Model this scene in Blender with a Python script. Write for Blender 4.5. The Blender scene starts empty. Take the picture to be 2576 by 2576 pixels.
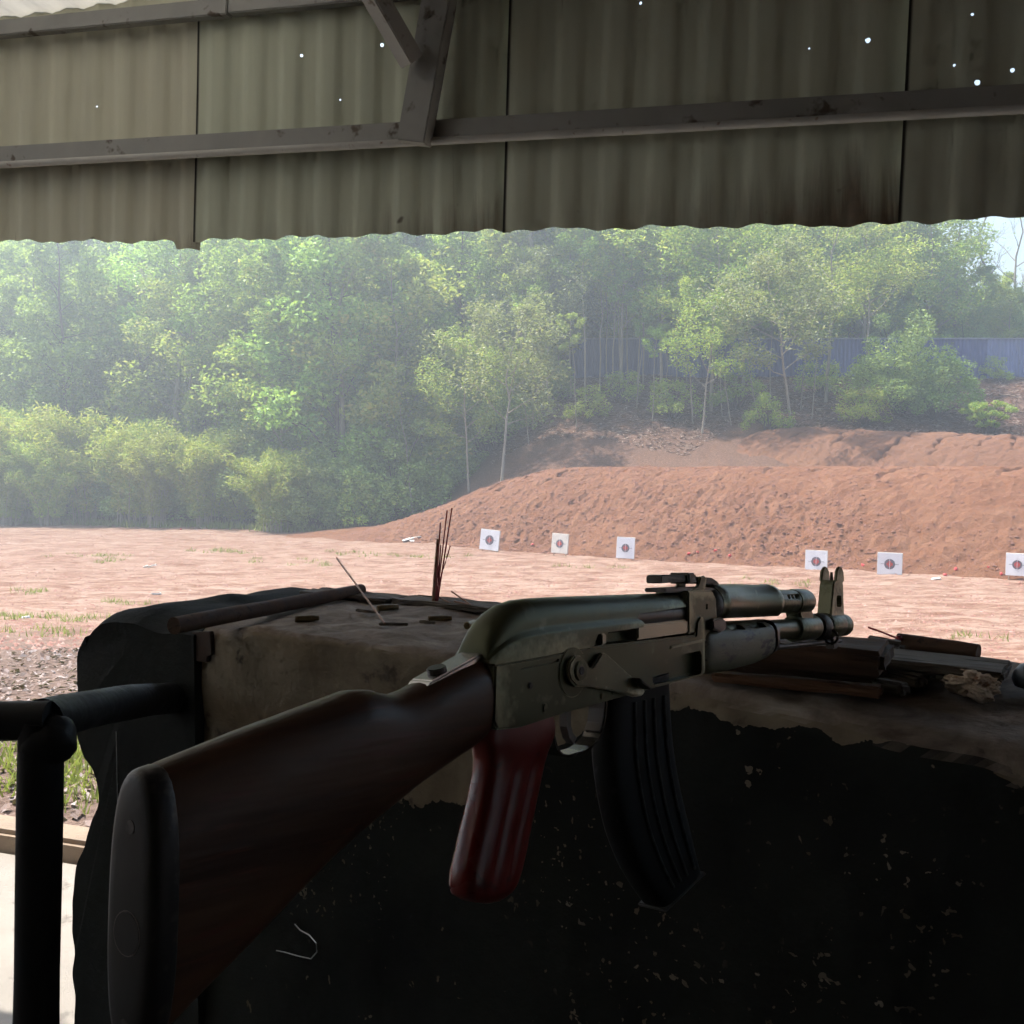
import bpy, bmesh, math, random
import numpy as np
from mathutils import Vector, Matrix, Quaternion

# ------------------------------------------------------------------ camera, sky, sun, exposure
SC = bpy.context.scene
COL = SC.collection
EYE = 1.6
FPX = 2670.0                                   # focal length in pixels of the 2576 px frame
HORIZON = 1180.0
PITCH = math.atan((HORIZON - 1288.0) / FPX)    # slightly downwards
cam_d = bpy.data.cameras.new('camera')
cam = bpy.data.objects.new('camera', cam_d)
COL.objects.link(cam)
cam.location = (0, 0, EYE)
cam.rotation_euler = (math.pi / 2 + PITCH, 0, 0)
cam_d.sensor_fit = 'HORIZONTAL'
cam_d.angle = 2 * math.atan(1288.0 / FPX)
cam_d.clip_start = 0.02
cam_d.clip_end = 3000
SC.camera = cam

SUN_DIR = Vector((-0.66, 0.42, 1.32)).normalized()      # towards the sun: high, from the left
SUN_EL = math.asin(SUN_DIR.z)
SUN_AZ = math.atan2(SUN_DIR.x, SUN_DIR.y)
world = bpy.data.worlds.new('World')
SC.world = world
world.use_nodes = True
wn = world.node_tree.nodes
wl = world.node_tree.links
bg = wn['Background']
sky = wn.new('ShaderNodeTexSky')
sky.sky_type = 'NISHITA'
sky.sun_disc = False
sky.sun_elevation = SUN_EL
sky.sun_rotation = SUN_AZ
sky.air_density = 1.4
sky.dust_density = 2.5
wl.new(sky.outputs[0], bg.inputs[0])
bg.inputs[1].default_value = 0.13
sun_d = bpy.data.lights.new('sun', 'SUN')
sun_d.energy = 5.0
sun_d.angle = math.radians(0.6)
sun_d.color = (1.0, 0.955, 0.88)
sun = bpy.data.objects.new('sun', sun_d)
COL.objects.link(sun)
sun.rotation_euler = (-SUN_DIR).to_track_quat('-Z', 'Y').to_euler()
SC.view_settings.view_transform = 'Standard'
SC.view_settings.look = 'None'
SC.view_settings.exposure = 1.32
SC.view_settings.gamma = 1.0
SC.view_settings.use_curve_mapping = False
SC.cycles.max_bounces = 6
SC.cycles.diffuse_bounces = 3
SC.cycles.glossy_bounces = 3
SC.cycles.transmission_bounces = 2
SC.cycles.transparent_max_bounces = 8
SC.cycles.volume_bounces = 0
SC.cycles.use_denoising = True
SC.cycles.sample_clamp_indirect = 4.0
SC.cycles.use_adaptive_sampling = True
SC.cycles.adaptive_threshold = 0.035
SC.cycles.adaptive_min_samples = 12
SC.cycles.caustics_reflective = False
SC.cycles.caustics_refractive = False

R = random.Random(7)
NP = np.random.default_rng(11)

# ------------------------------------------------------------------ numbers and helpers
TH = math.radians(37)                           # the firing wall, the targets and the berm run this way
NV = np.array([math.sin(TH), math.cos(TH)])     # down range
WV = np.array([math.cos(TH), -math.sin(TH)])    # along the wall, to the right
PHI = math.radians(20)                          # the shed front
SN = np.array([math.sin(PHI), math.cos(PHI)])
SW = np.array([math.cos(PHI), -math.sin(PHI)])
VAL_N = 2.67

def ray(px, py):
    c, s = math.cos(PITCH), math.sin(PITCH)
    a = (px - 1288) / FPX
    b = -(py - 1288) / FPX
    return np.array([a, c - b * s, s + b * c])

def on_z(px, py, z):                            # world point of a picture point at world height z
    d = ray(px, py)
    return d * ((z - EYE) / d[2]) + np.array([0, 0, EYE])

def on_n(px, py, n, nv=NV):                     # on the vertical plane nv.xy = n
    d = ray(px, py)
    return d * (n / (d[:2] @ nv)) + np.array([0, 0, EYE])

def at_y(px, py, y):
    d = ray(px, py)
    return d * (y / d[1]) + np.array([0, 0, EYE])

def smooth(x, a, b):
    t = np.clip((np.asarray(x, float) - a) / (b - a), 0, 1)
    return t * t * (3 - 2 * t)

_perm = np.random.default_rng(3).random((256, 256))
def vnoise(x, y):
    x = np.asarray(x, float); y = np.asarray(y, float)
    xi = np.floor(x).astype(int); yi = np.floor(y).astype(int)
    fx = x - xi; fy = y - yi
    fx = fx * fx * (3 - 2 * fx); fy = fy * fy * (3 - 2 * fy)
    g = lambda i, j: _perm[i & 255, j & 255]
    return (g(xi, yi) * (1 - fx) + g(xi + 1, yi) * fx) * (1 - fy) + (g(xi, yi + 1) * (1 - fx) + g(xi + 1, yi + 1) * fx) * fy - 0.5

def fbm(x, y, o=4, gain=0.5):
    r = 0; a = 1.0
    for k in range(o):
        r = r + a * vnoise(np.asarray(x) * 2 ** k + 17.3 * k, np.asarray(y) * 2 ** k + 5.1 * k); a *= gain
    return r

def new_mesh(name, v, f, smooth_=False):
    me = bpy.data.meshes.new(name)
    me.from_pydata([tuple(map(float, p)) for p in v], [], [tuple(map(int, q)) for q in f])
    if smooth_:
        me.polygons.foreach_set('use_smooth', [True] * len(me.polygons))
    me.update()
    return me

def fast_quads(name, verts, quads, smooth_=False):
    verts = np.asarray(verts, np.float32); quads = np.asarray(quads, np.int32)
    me = bpy.data.meshes.new(name)
    me.vertices.add(len(verts)); me.vertices.foreach_set('co', verts.ravel())
    me.loops.add(quads.size); me.loops.foreach_set('vertex_index', quads.ravel())
    me.polygons.add(len(quads))
    me.polygons.foreach_set('loop_start', np.arange(0, quads.size, quads.shape[1], dtype=np.int32))
    if smooth_:
        me.polygons.foreach_set('use_smooth', np.ones(len(quads), bool))
    me.update(); me.validate()
    return me

def grid_quads(nu, nv):
    i, j = np.meshgrid(np.arange(nu - 1), np.arange(nv - 1), indexing='ij')
    a = (i * nv + j).ravel()
    return np.stack([a, a + nv, a + nv + 1, a + 1], 1)

def obj(name, me, mat=None, parent=None, loc=None, rot=None):
    o = bpy.data.objects.new(name, me)
    COL.objects.link(o)
    if mat is not None and me is not None and not me.materials:
        me.materials.append(mat)
    if parent is not None: o.parent = parent
    if loc is not None: o.location = tuple(loc)
    if rot is not None: o.rotation_euler = rot
    return o

def tag(o, label=None, cat=None, group=None, kind=None):
    if label: o['label'] = label
    if cat: o['category'] = cat
    if group: o['group'] = group
    if kind: o['kind'] = kind
    return o

def empty(name, loc=(0, 0, 0), rz=0.0):
    e = bpy.data.objects.new(name, None)
    COL.objects.link(e); e.location = tuple(loc); e.rotation_euler = (0, 0, rz)
    e.empty_display_size = 0.1
    return e

def bm_mesh(name, bm, smooth_=False):
    bmesh.ops.recalc_face_normals(bm, faces=bm.faces)
    me = bpy.data.meshes.new(name); bm.to_mesh(me); bm.free()
    if smooth_:
        me.polygons.foreach_set('use_smooth', [True] * len(me.polygons))
    return me

def box_me(name, sx, sy, sz, bev=0.0, seg=2, jitter=0.0, cuts=0):
    bm = bmesh.new(); bmesh.ops.create_cube(bm, size=1)
    for v in bm.verts: v.co = Vector((v.co.x * sx, v.co.y * sy, v.co.z * sz))
    if cuts: bmesh.ops.subdivide_edges(bm, edges=bm.edges[:], cuts=cuts, use_grid_fill=True)
    if bev: 
        es = [e for e in bm.edges if e.is_manifold and e.calc_face_angle(0) > 0.5]
        bmesh.ops.bevel(bm, geom=es, offset=bev, segments=seg, affect='EDGES', clamp_overlap=True)
    if jitter:
        for v in bm.verts: v.co += Vector((R.uniform(-1, 1), R.uniform(-1, 1), R.uniform(-1, 1))) * jitter
    return bm_mesh(name, bm)

def prism_me(name, prof, y0, y1, bev=0.0, seg=2):
    """profile in x,z extruded along y"""
    bm = bmesh.new()
    a = [bm.verts.new((p[0], y0, p[1])) for p in prof]
    b = [bm.verts.new((p[0], y1, p[1])) for p in prof]
    n = len(prof)
    bm.faces.new(a); bm.faces.new(b[::-1])
    for i in range(n): bm.faces.new((a[i], b[i], b[(i + 1) % n], a[(i + 1) % n]))
    bmesh.ops.recalc_face_normals(bm, faces=bm.faces)
    if bev:
        bmesh.ops.bevel(bm, geom=bm.edges[:], offset=bev, segments=seg, affect='EDGES', clamp_overlap=True)
    return bm_mesh(name, bm)

def loft_me(name, rings, cap=True, smooth_=True):
    n = len(rings[0]); v = [p for r in rings for p in r]; f = []
    for i in range(len(rings) - 1):
        for j in range(n):
            k = (j + 1) % n
            f.append((i * n + j, i * n + k, (i + 1) * n + k, (i + 1) * n + j))
    if cap:
        f.append(tuple(range(n))[::-1]); f.append(tuple(range((len(rings) - 1) * n, len(rings) * n)))
    bm = bmesh.new()
    vs = [bm.verts.new(tuple(map(float, p))) for p in v]
    for q in f: bm.faces.new([vs[i] for i in q])
    me = bm_mesh(name, bm)
    if smooth_:
        s = [len(p.vertices) <= 4 for p in me.polygons]
        me.polygons.foreach_set('use_smooth', s)
        me.set_sharp_from_angle(angle=math.radians(38))
    return me

def tube_rings(path, radii, n=10):
    path = [Vector(p) for p in path]; rings = []
    up0 = Vector((0, 0, 1))
    for i, p in enumerate(path):
        t = (path[min(i + 1, len(path) - 1)] - path[max(i - 1, 0)]).normalized()
        u = up0 if abs(t.dot(up0)) < 0.95 else Vector((1, 0, 0))
        a = t.cross(u).normalized(); b = a.cross(t).normalized()
        r = radii[i] if hasattr(radii, '__len__') else radii
        rings.append([p + (a * math.cos(2 * math.pi * k / n) + b * math.sin(2 * math.pi * k / n)) * r for k in range(n)])
    return rings

def tube_me(name, path, radii, n=10, cap=True):
    return loft_me(name, tube_rings(path, radii, n), cap)

def boolean(me, cutters, op='DIFFERENCE'):
    o = bpy.data.objects.new('tmp', me); COL.objects.link(o); tmp = []
    for c in cutters:
        co = bpy.data.objects.new('tmpc', c); COL.objects.link(co); tmp.append(co)
        m = o.modifiers.new('b', 'BOOLEAN'); m.object = co; m.operation = op; m.solver = 'EXACT'
    dg = bpy.context.evaluated_depsgraph_get(); dg.update()
    out = bpy.data.meshes.new_from_object(o.evaluated_get(dg))
    for x in tmp + [o]: bpy.data.objects.remove(x)
    return out

# ------------------------------------------------------------------ materials
def _nt(name):
    m = bpy.data.materials.new(name); m.use_nodes = True
    return m, m.node_tree.nodes, m.node_tree.links, m.node_tree.nodes['Principled BSDF']

def ramp(nodes, links, src, stops):
    r = nodes.new('ShaderNodeValToRGB')
    e = r.color_ramp.elements
    e.remove(e[1])
    for k, (p, c) in enumerate(stops):
        el = e[0] if k == 0 else e.new(p)
        el.position = p; el.color = (*c, 1)
    links.new(src, r.inputs[0]); return r.outputs[0]

def noise(nodes, links, scale, detail=4, rough=0.55, vec=None, dist=0.0):
    t = nodes.new('ShaderNodeTexNoise')
    t.inputs['Scale'].default_value = scale; t.inputs['Detail'].default_value = detail
    t.inputs['Roughness'].default_value = rough; t.inputs['Distortion'].default_value = dist
    if vec is not None: links.new(vec, t.inputs['Vector'])
    return t.outputs['Fac']

def mixc(nodes, links, fac, a, b, mode='MIX'):
    m = nodes.new('ShaderNodeMix'); m.data_type = 'RGBA'; m.blend_type = mode
    for sock, v in ((m.inputs[0], fac), (m.inputs[6], a), (m.inputs[7], b)):
        if hasattr(v, 'is_linked'): links.new(v, sock)
        elif isinstance(v, (int, float)): sock.default_value = v
        else: sock.default_value = (*v, 1)
    return m.outputs[2]

def math_n(nodes, links, op, a, b=None):
    m = nodes.new('ShaderNodeMath'); m.operation = op
    for i, v in enumerate((a, b)):
        if v is None: continue
        if hasattr(v, 'is_linked'): links.new(v, m.inputs[i])
        else: m.inputs[i].default_value = v
    return m.outputs[0]

def coords(nodes, links, scale=(1, 1, 1), which='Object'):
    tc = nodes.new('ShaderNodeTexCoord'); mp = nodes.new('ShaderNodeMapping')
    mp.inputs['Scale'].default_value = scale
    links.new(tc.outputs[which], mp.inputs[0]); return mp.outputs[0]

def bump(nodes, links, bsdf, h, strength, dist):
    b = nodes.new('ShaderNodeBump'); b.inputs['Strength'].default_value = strength; b.inputs['Distance'].default_value = dist
    links.new(h, b.inputs['Height']); links.new(b.outputs[0], bsdf.inputs['Normal'])

def pmat(name, c1, c2, scale=8, rough=0.6, metal=0.0, bmp=0.2, bdist=0.002, bscale=None, stretch=(1, 1, 1), spec=0.4,
         c3=None, wear=None, coat=0.0):
    m, n, l, b = _nt(name)
    v = coords(n, l, stretch)
    f = noise(n, l, scale, 3, 0.6, v, 0.4)
    col = ramp(n, l, f, [(0.32, c1), (0.68, c2)])
    if c3 is not None:
        f2 = noise(n, l, scale * 3.1, 3, 0.65, v)
        col = mixc(n, l, ramp(n, l, f2, [(wear or 0.56, (0, 0, 0)), ((wear or 0.56) + 0.08, (1, 1, 1))]), col, c3)
    l.new(col, b.inputs['Base Color'])
    rr = ramp(n, l, f, [(0.3, (rough * 0.8,) * 3), (0.7, (min(1, rough * 1.2),) * 3)])
    l.new(rr, b.inputs['Roughness'])
    b.inputs['Metallic'].default_value = metal
    b.inputs['Specular IOR Level'].default_value = spec
    b.inputs['Coat Weight'].default_value = coat
    b.inputs['Coat Roughness'].default_value = 0.2
    if bmp: bump(n, l, b, noise(n, l, bscale or scale * 4, 2, 0.65, v), bmp, bdist)
    return m

def leaf_mat(name, cols, transl=0.35, rough=0.55):
    m, n, l, b = _nt(name)
    g = n.new('ShaderNodeNewGeometry'); oi = n.new('ShaderNodeObjectInfo')
    col = ramp(n, l, g.outputs['Random Per Island'], [(i / (len(cols) - 1), c) for i, c in enumerate(cols)])
    hs = n.new('ShaderNodeHueSaturation')
    l.new(col, hs.inputs['Color'])
    mr = n.new('ShaderNodeMapRange'); mr.inputs['To Min'].default_value = 0.478; mr.inputs['To Max'].default_value = 0.512
    l.new(oi.outputs['Random'], mr.inputs[0]); l.new(mr.outputs[0], hs.inputs['Hue'])
    mv = n.new('ShaderNodeMapRange'); mv.inputs['To Min'].default_value = 0.78; mv.inputs['To Max'].default_value = 1.25
    l.new(math_n(n, l, 'FRACT', math_n(n, l, 'MULTIPLY', oi.outputs['Random'], 7.31)), mv.inputs[0]); l.new(mv.outputs[0], hs.inputs['Value'])
    l.new(hs.outputs[0], b.inputs['Base Color'])
    b.inputs['Roughness'].default_value = rough; b.inputs['Specular IOR Level'].default_value = 0.35
    tr = n.new('ShaderNodeBsdfTranslucent'); 
    tcol = mixc(n, l, 0.55, hs.outputs[0], (0.34, 0.42, 0.07)); l.new(tcol, tr.inputs[0])
    mx = n.new('ShaderNodeMixShader'); mx.inputs[0].default_value = transl
    l.new(b.outputs[0], mx.inputs[1]); l.new(tr.outputs[0], mx.inputs[2])
    l.new(mx.outputs[0], n['Material Output'].inputs['Surface'])
    return m

M = {}
# ------------------------------------------------------------------ the ground, the berms and the hill
def height(x, y):
    x = np.asarray(x, float); y = np.asarray(y, float)
    a = x / np.maximum(y, 1.0)
    d = y * math.cos(PHI) + x * math.sin(PHI)
    fz = -1.0 * smooth(d, 4.6, 17.0) - 0.05 - 0.10 * (1 - smooth(d, 3.45, 3.55))
    fz = fz + 0.05 * np.clip(y - 46 - 0.25 * x * (x < 0) * -1, 0, 60) * (y > 30)
    y0 = 39.5 - 11.5 * np.clip(a, 0, 0.5)
    t = (y - y0) / (52 - y0)
    zh = np.where(t > 0, 1.2 + 4.95 * np.minimum(t, 1), 1.2 + t * (52 - y0) * 0.6)
    zh = zh + 0.10 * np.clip(y - 52, 0, 60)
    zh = np.maximum(zh, fz)
    m = smooth(a, -0.13, 0.07) * (y > 20)
    z = fz * (1 - m) + zh * m
    rough_ = smooth(d, 5, 9)
    z = z + rough_ * (0.10 * fbm(x * 0.22, y * 0.22, 3) + 0.05 * fbm(x * 1.3, y * 1.3, 4))
    z = z + m * 0.25 * fbm(x * 0.5 + 40, y * 0.5, 4) * smooth(y, 36, 40)
    return z

GULLY = [(-24.5, .25, .10), (-23.2, .45, .14), (-22.5, .5, .12), (-20.7, .42, .17), (-20.4, .36, .12), (-18.6, .3, .10), (-16.9, .34, .12),
         (-15.4, .2, .07), (-13.4, .3, .08), (-11.8, .22, .07), (-9.4, .35, .1), (-6.2, .3, .1), (-2.0, .4, .12)]
def berm_h(w, n):
    w = np.asarray(w, float); n = np.asarray(n, float)
    amp = 0.12 * smooth(w, -35, -31) + 0.88 * smooth(w, -31.5, -21.0)
    toe = 27.1 + 0.35 * fbm(w * 0.25, n * 0 + 3, 3) + 0.9 * smooth(w, -24, -33)
    t = (n - toe) / (32.0 - toe)
    up = np.where(t < 1, np.sin(np.clip(t, 0, 1) * math.pi / 2) ** 1.12, 1.0)
    down = 1 - 0.5 * smooth(n, 32.9, 36.0)
    z = -1.12 + 2.72 * amp * up * down + 0.06 * smooth(t, 0, .1) * amp
    face = smooth(t, 0.0, 0.12) * (1 - smooth(t, 0.93, 1.05)) * np.clip(amp * 1.4, 0, 1)
    pock = smooth(fbm(w * 0.16 + 9, n * 0.25, 3), -0.22, 0.25) * (1 - smooth(t, 0.45, 0.85))
    z = z + face * pock * 0.12 * (fbm(w * 4.6, n * 5.0, 3, 0.6)) - face * pock * 0.13 * np.abs(fbm(w * 7.2 + 3, n * 7.2, 2)) + face * 0.07 * fbm(w * 7 + 30, n * 7, 2, .7)
    z = z + face * 0.10 * fbm(w * 1.1, n * 1.1, 4)
    z = z + 0.05 * fbm(w * 0.7, n * 3 + 7, 4) * smooth(t, -.2, .1)
    for gw, ln, dp in GULLY:
        s = np.clip((32.1 - n) / 5.0, -0.2, 1.2)
        c = gw - 1.5 * s + 0.45 * vnoise(n * 1.6 + gw, n * 0) + 0.2 * vnoise(n * 6 + gw, n * 0 + 2)
        z = z - (1.5 + vnoise(n * 3 + gw, n * 0 + 5)) * dp * np.exp(-((w - c) / (0.065 + 0.05 * s)) ** 2) * smooth(s, 0.015, 0.10) * (1 - smooth(s, ln * 0.7, ln))
    return z

GULLY2 = [(-15.2, .5, .2), (-13.6, .6, .2), (-12.9, .4, .15), (-11.3, .8, .26), (-9.9, .7, .22), (-8.8, .6, .2), (-7.7, .6, .2), (-6.5, .6, .2), (-4, .6, .2), (-1, .6, .2)]
def berm2_h(w, n):
    amp = smooth(w, -23.5, -16.5)
    top = 3.2 - 0.06 * np.clip(w + 16, 0, 30)
    t = (n - 35.6) / 4.0
    z = 0.9 + (top - 0.9) * np.where(t < 1, np.sin(np.clip(t, 0, 1) * math.pi / 2) ** 1.1, 1.0) * amp - 0.9 * (1 - amp)
    z = z - 0.8 * smooth(n, 40.4, 43)
    z = z + 0.10 * fbm(w * 1.2, n * 1.2, 4) * amp + 0.07 * fbm(w * 5, n * 5, 3)
    for gw, ln, dp in GULLY2:
        s = np.clip((39.8 - n) / 4.0, -0.2, 1.2)
        c = gw - 0.8 * s + 0.5 * vnoise(n * 1.3 + gw, n * 0) + 0.22 * vnoise(n * 5.3 + gw, n * 0 + 4)
        z = z - (0.9 + vnoise(n * 3 + gw * 3, n * 0)) * dp * np.exp(-((w - c) / (0.05 + .03 * vnoise(n * 2 + gw, n * 0 + 9))) ** 2) * smooth(s, 0.01, 0.09) * (1 - smooth(s, ln * 0.7, ln))
    return z

def surf(x, y):
    z = height(x, y)
    w = np.asarray(x) * WV[0] + np.asarray(y) * WV[1]; n = np.asarray(x) * NV[0] + np.asarray(y) * NV[1]
    z = np.where((w > -35) & (n > 26.6) & (n < 36), np.maximum(z, berm_h(w, n)), z)
    z = np.where((w > -23) & (n > 35.6) & (n < 42.5), np.maximum(z, berm2_h(w, n)), z)
    return z

def soil_mat(name, ca, cb, cc, dark, near=False):
    m, n, l, b = _nt(name)
    v = coords(n, l)
    big = noise(n, l, 0.35, 5, 0.6, v, 0.6)
    mid = noise(n, l, 2.2, 6, 0.65, v, 0.3)
    fin = noise(n, l, 14, 4, 0.7, v)
    col = mixc(n, l, ramp(n, l, big, [(0.36, (0, 0, 0)), (0.62, (1, 1, 1))]), ca, cb)
    col = mixc(n, l, ramp(n, l, mid, [(0.45, (0, 0, 0)), (0.66, (1, 1, 1))]), col, cc)
    if near:
        vs = coords(n, l, (0.5, 1.0, 1.0)); stq = noise(n, l, 1.9, 5, 0.68, vs, 1.2)
        col = mixc(n, l, ramp(n, l, stq, [(0.47, (0, 0, 0)), (0.60, (1, 1, 1))]), col, (0.305, 0.21, 0.162))
        col = mixc(n, l, ramp(n, l, stq, [(0.34, (1, 1, 1)), (0.45, (0, 0, 0))]), col, (0.14, 0.068, 0.045))
    col = mixc(n, l, ramp(n, l, fin, [(0.52, (0, 0, 0)), (0.74, (0.75, 0.75, 0.75))]), col, dark)
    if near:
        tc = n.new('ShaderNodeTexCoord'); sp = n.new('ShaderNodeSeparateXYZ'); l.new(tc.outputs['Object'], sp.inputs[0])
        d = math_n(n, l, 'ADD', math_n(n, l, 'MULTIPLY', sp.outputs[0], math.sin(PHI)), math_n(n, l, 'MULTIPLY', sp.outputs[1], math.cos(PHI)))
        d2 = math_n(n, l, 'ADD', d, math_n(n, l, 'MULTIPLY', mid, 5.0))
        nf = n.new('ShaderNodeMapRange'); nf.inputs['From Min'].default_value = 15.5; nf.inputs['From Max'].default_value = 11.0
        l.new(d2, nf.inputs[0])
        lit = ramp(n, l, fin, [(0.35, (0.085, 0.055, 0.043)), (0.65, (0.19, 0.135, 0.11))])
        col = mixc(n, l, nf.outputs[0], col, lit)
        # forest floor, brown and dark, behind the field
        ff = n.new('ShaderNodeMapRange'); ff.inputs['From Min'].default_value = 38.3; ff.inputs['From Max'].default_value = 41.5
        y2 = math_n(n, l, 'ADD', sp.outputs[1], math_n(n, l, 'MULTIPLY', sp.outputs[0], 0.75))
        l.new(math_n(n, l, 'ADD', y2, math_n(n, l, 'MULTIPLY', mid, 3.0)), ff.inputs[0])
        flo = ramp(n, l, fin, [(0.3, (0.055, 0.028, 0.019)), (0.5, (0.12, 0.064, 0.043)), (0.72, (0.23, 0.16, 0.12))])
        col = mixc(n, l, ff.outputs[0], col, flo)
    l.new(col, b.inputs['Base Color'])
    b.inputs['Roughness'].default_value = 0.95; b.inputs['Specular IOR Level'].default_value = 0.1
    bump(n, l, b, noise(n, l, 11, 4, 0.7, v), 0.7, 0.05)
    return m

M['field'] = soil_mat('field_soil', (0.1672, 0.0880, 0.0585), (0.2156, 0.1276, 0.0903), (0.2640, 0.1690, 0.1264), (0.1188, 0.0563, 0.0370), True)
M['berm'] = soil_mat('berm_soil', (0.1487, 0.0664, 0.0370), (0.1736, 0.0810, 0.0459), (0.1984, 0.1004, 0.0592), (0.0992, 0.0421, 0.0244))
M['berm2'] = soil_mat('upper_berm_soil', (0.1529, 0.0745, 0.0451), (0.1777, 0.0906, 0.0554), (0.1695, 0.0858, 0.0517), (0.1116, 0.0510, 0.0310))

def build_ground():
    ang = np.concatenate([np.arange(-180, -34, 3.0), np.arange(-34, 34, 0.15), np.arange(34, 180, 3.0)])
    rad = [0.0, 1.0]
    while rad[-1] < 62: rad.append(max(rad[-1] * 1.015, rad[-1] + 0.05))
    while rad[-1] < 300: rad.append(rad[-1] * 1.09)
    rad = np.array(rad[1:])
    A, Q = np.meshgrid(np.radians(ang), rad, indexing='ij')
    X = np.sin(A) * Q; Y = np.cos(A) * Q
    Z = height(X, Y)
    far = smooth(Q, 120, 220); Z = Z * (1 - far) + 2.0 * far
    Z = np.where(Y < 1.0, -0.15, Z)
    V = np.stack([X, Y, Z], -1).reshape(-1, 3)
    q = grid_quads(len(ang), len(rad))
    nv = len(rad); last = (len(ang) - 1) * nv
    wrap = np.stack([np.arange(nv - 1) + last, np.arange(nv - 1), np.arange(nv - 1) + 1, np.arange(nv - 1) + last + 1], 1)
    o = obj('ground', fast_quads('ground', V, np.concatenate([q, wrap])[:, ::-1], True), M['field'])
    tag(o, kind='structure')

def build_berm(name, fn, w0, w1, n0, n1, dw, dn, mat):
    w = np.arange(w0, w1, dw); n = np.arange(n0, n1, dn)
    Wm, Nm = np.meshgrid(w, n, indexing='ij')
    Z = fn(Wm, Nm)
    X = Wm * WV[0] + Nm * NV[0]; Y = Wm * WV[1] + Nm * NV[1]
    V = np.stack([X, Y, Z], -1).reshape(-1, 3)
    o = obj(name, fast_quads(name, V, grid_quads(len(w), len(n)), True), mat)
    tag(o, kind='structure')
build_ground()
build_berm('berm', berm_h, -36, 8, 26.4, 36.2, 0.06, 0.055, M['berm'])
build_berm('upper_berm', berm2_h, -24, 6, 35.4, 43, 0.05, 0.06, M['berm2'])

# ------------------------------------------------------------------ shed: floor, kerb, valance, frame, roof
M['slab'] = pmat('worn_floor_concrete', (0.2096, 0.1852, 0.1560), (0.2828, 0.2535, 0.2194), 3, 0.85, 0, 0.3, 0.004, 30, c3=(0.1463, 0.1268, 0.1072), wear=0.6)
M['kerb'] = pmat('kerb_concrete', (0.20, 0.145, 0.10), (0.28, 0.215, 0.155), 6, 0.9, 0, 0.5, 0.006, 25, c3=(0.22, 0.15, 0.10), wear=0.58)

def shed_pt(s, n, z):
    return np.array([SW[0] * s + SN[0] * n, SW[1] * s + SN[1] * n, z])

def slab_me(name, s0, s1, n0, n1, z0, z1, bev=0.01):
    me = box_me(name, s1 - s0, n1 - n0, z1 - z0, bev)
    return me, shed_pt((s0 + s1) / 2, (n0 + n1) / 2, (z0 + z1) / 2)
M['floor'] = pmat('dark_unseen_floor', (0.045, 0.042, 0.036), (0.075, 0.070, 0.060), 3, 0.85, 0, 0.3, 0.004, 30)  # unseen floor, toned dark to cut light bounced onto the rifle
fpos = NV * (-2.6)
o = obj('floor', box_me('floor', 16, 7.8, 0.12, 0.005), M['floor'], None, (fpos[0], fpos[1], -0.06), (0, 0, -TH)); tag(o, kind='structure')
fm, fp = slab_me('apron', -9, 9, -1.0, 3.41, -0.3, -0.012)  # inner reach of the slab is unseen, laid to bounce light onto the valance
o = obj('pavement_apron', fm, M['slab'], None, fp, (0, 0, -PHI)); tag(o, kind='structure')
for k in range(9):
    km, kp = slab_me('kerb', -9 + 2 * k + .004, -7 + 2 * k - .004, 3.42, 3.60, -0.25, 0.075, 0.02)
    o = obj('kerb', km, M['kerb'], None, kp, (0, R.uniform(-.004, .004), -PHI + R.uniform(-.004, .004))); tag(o, kind='structure')

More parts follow.
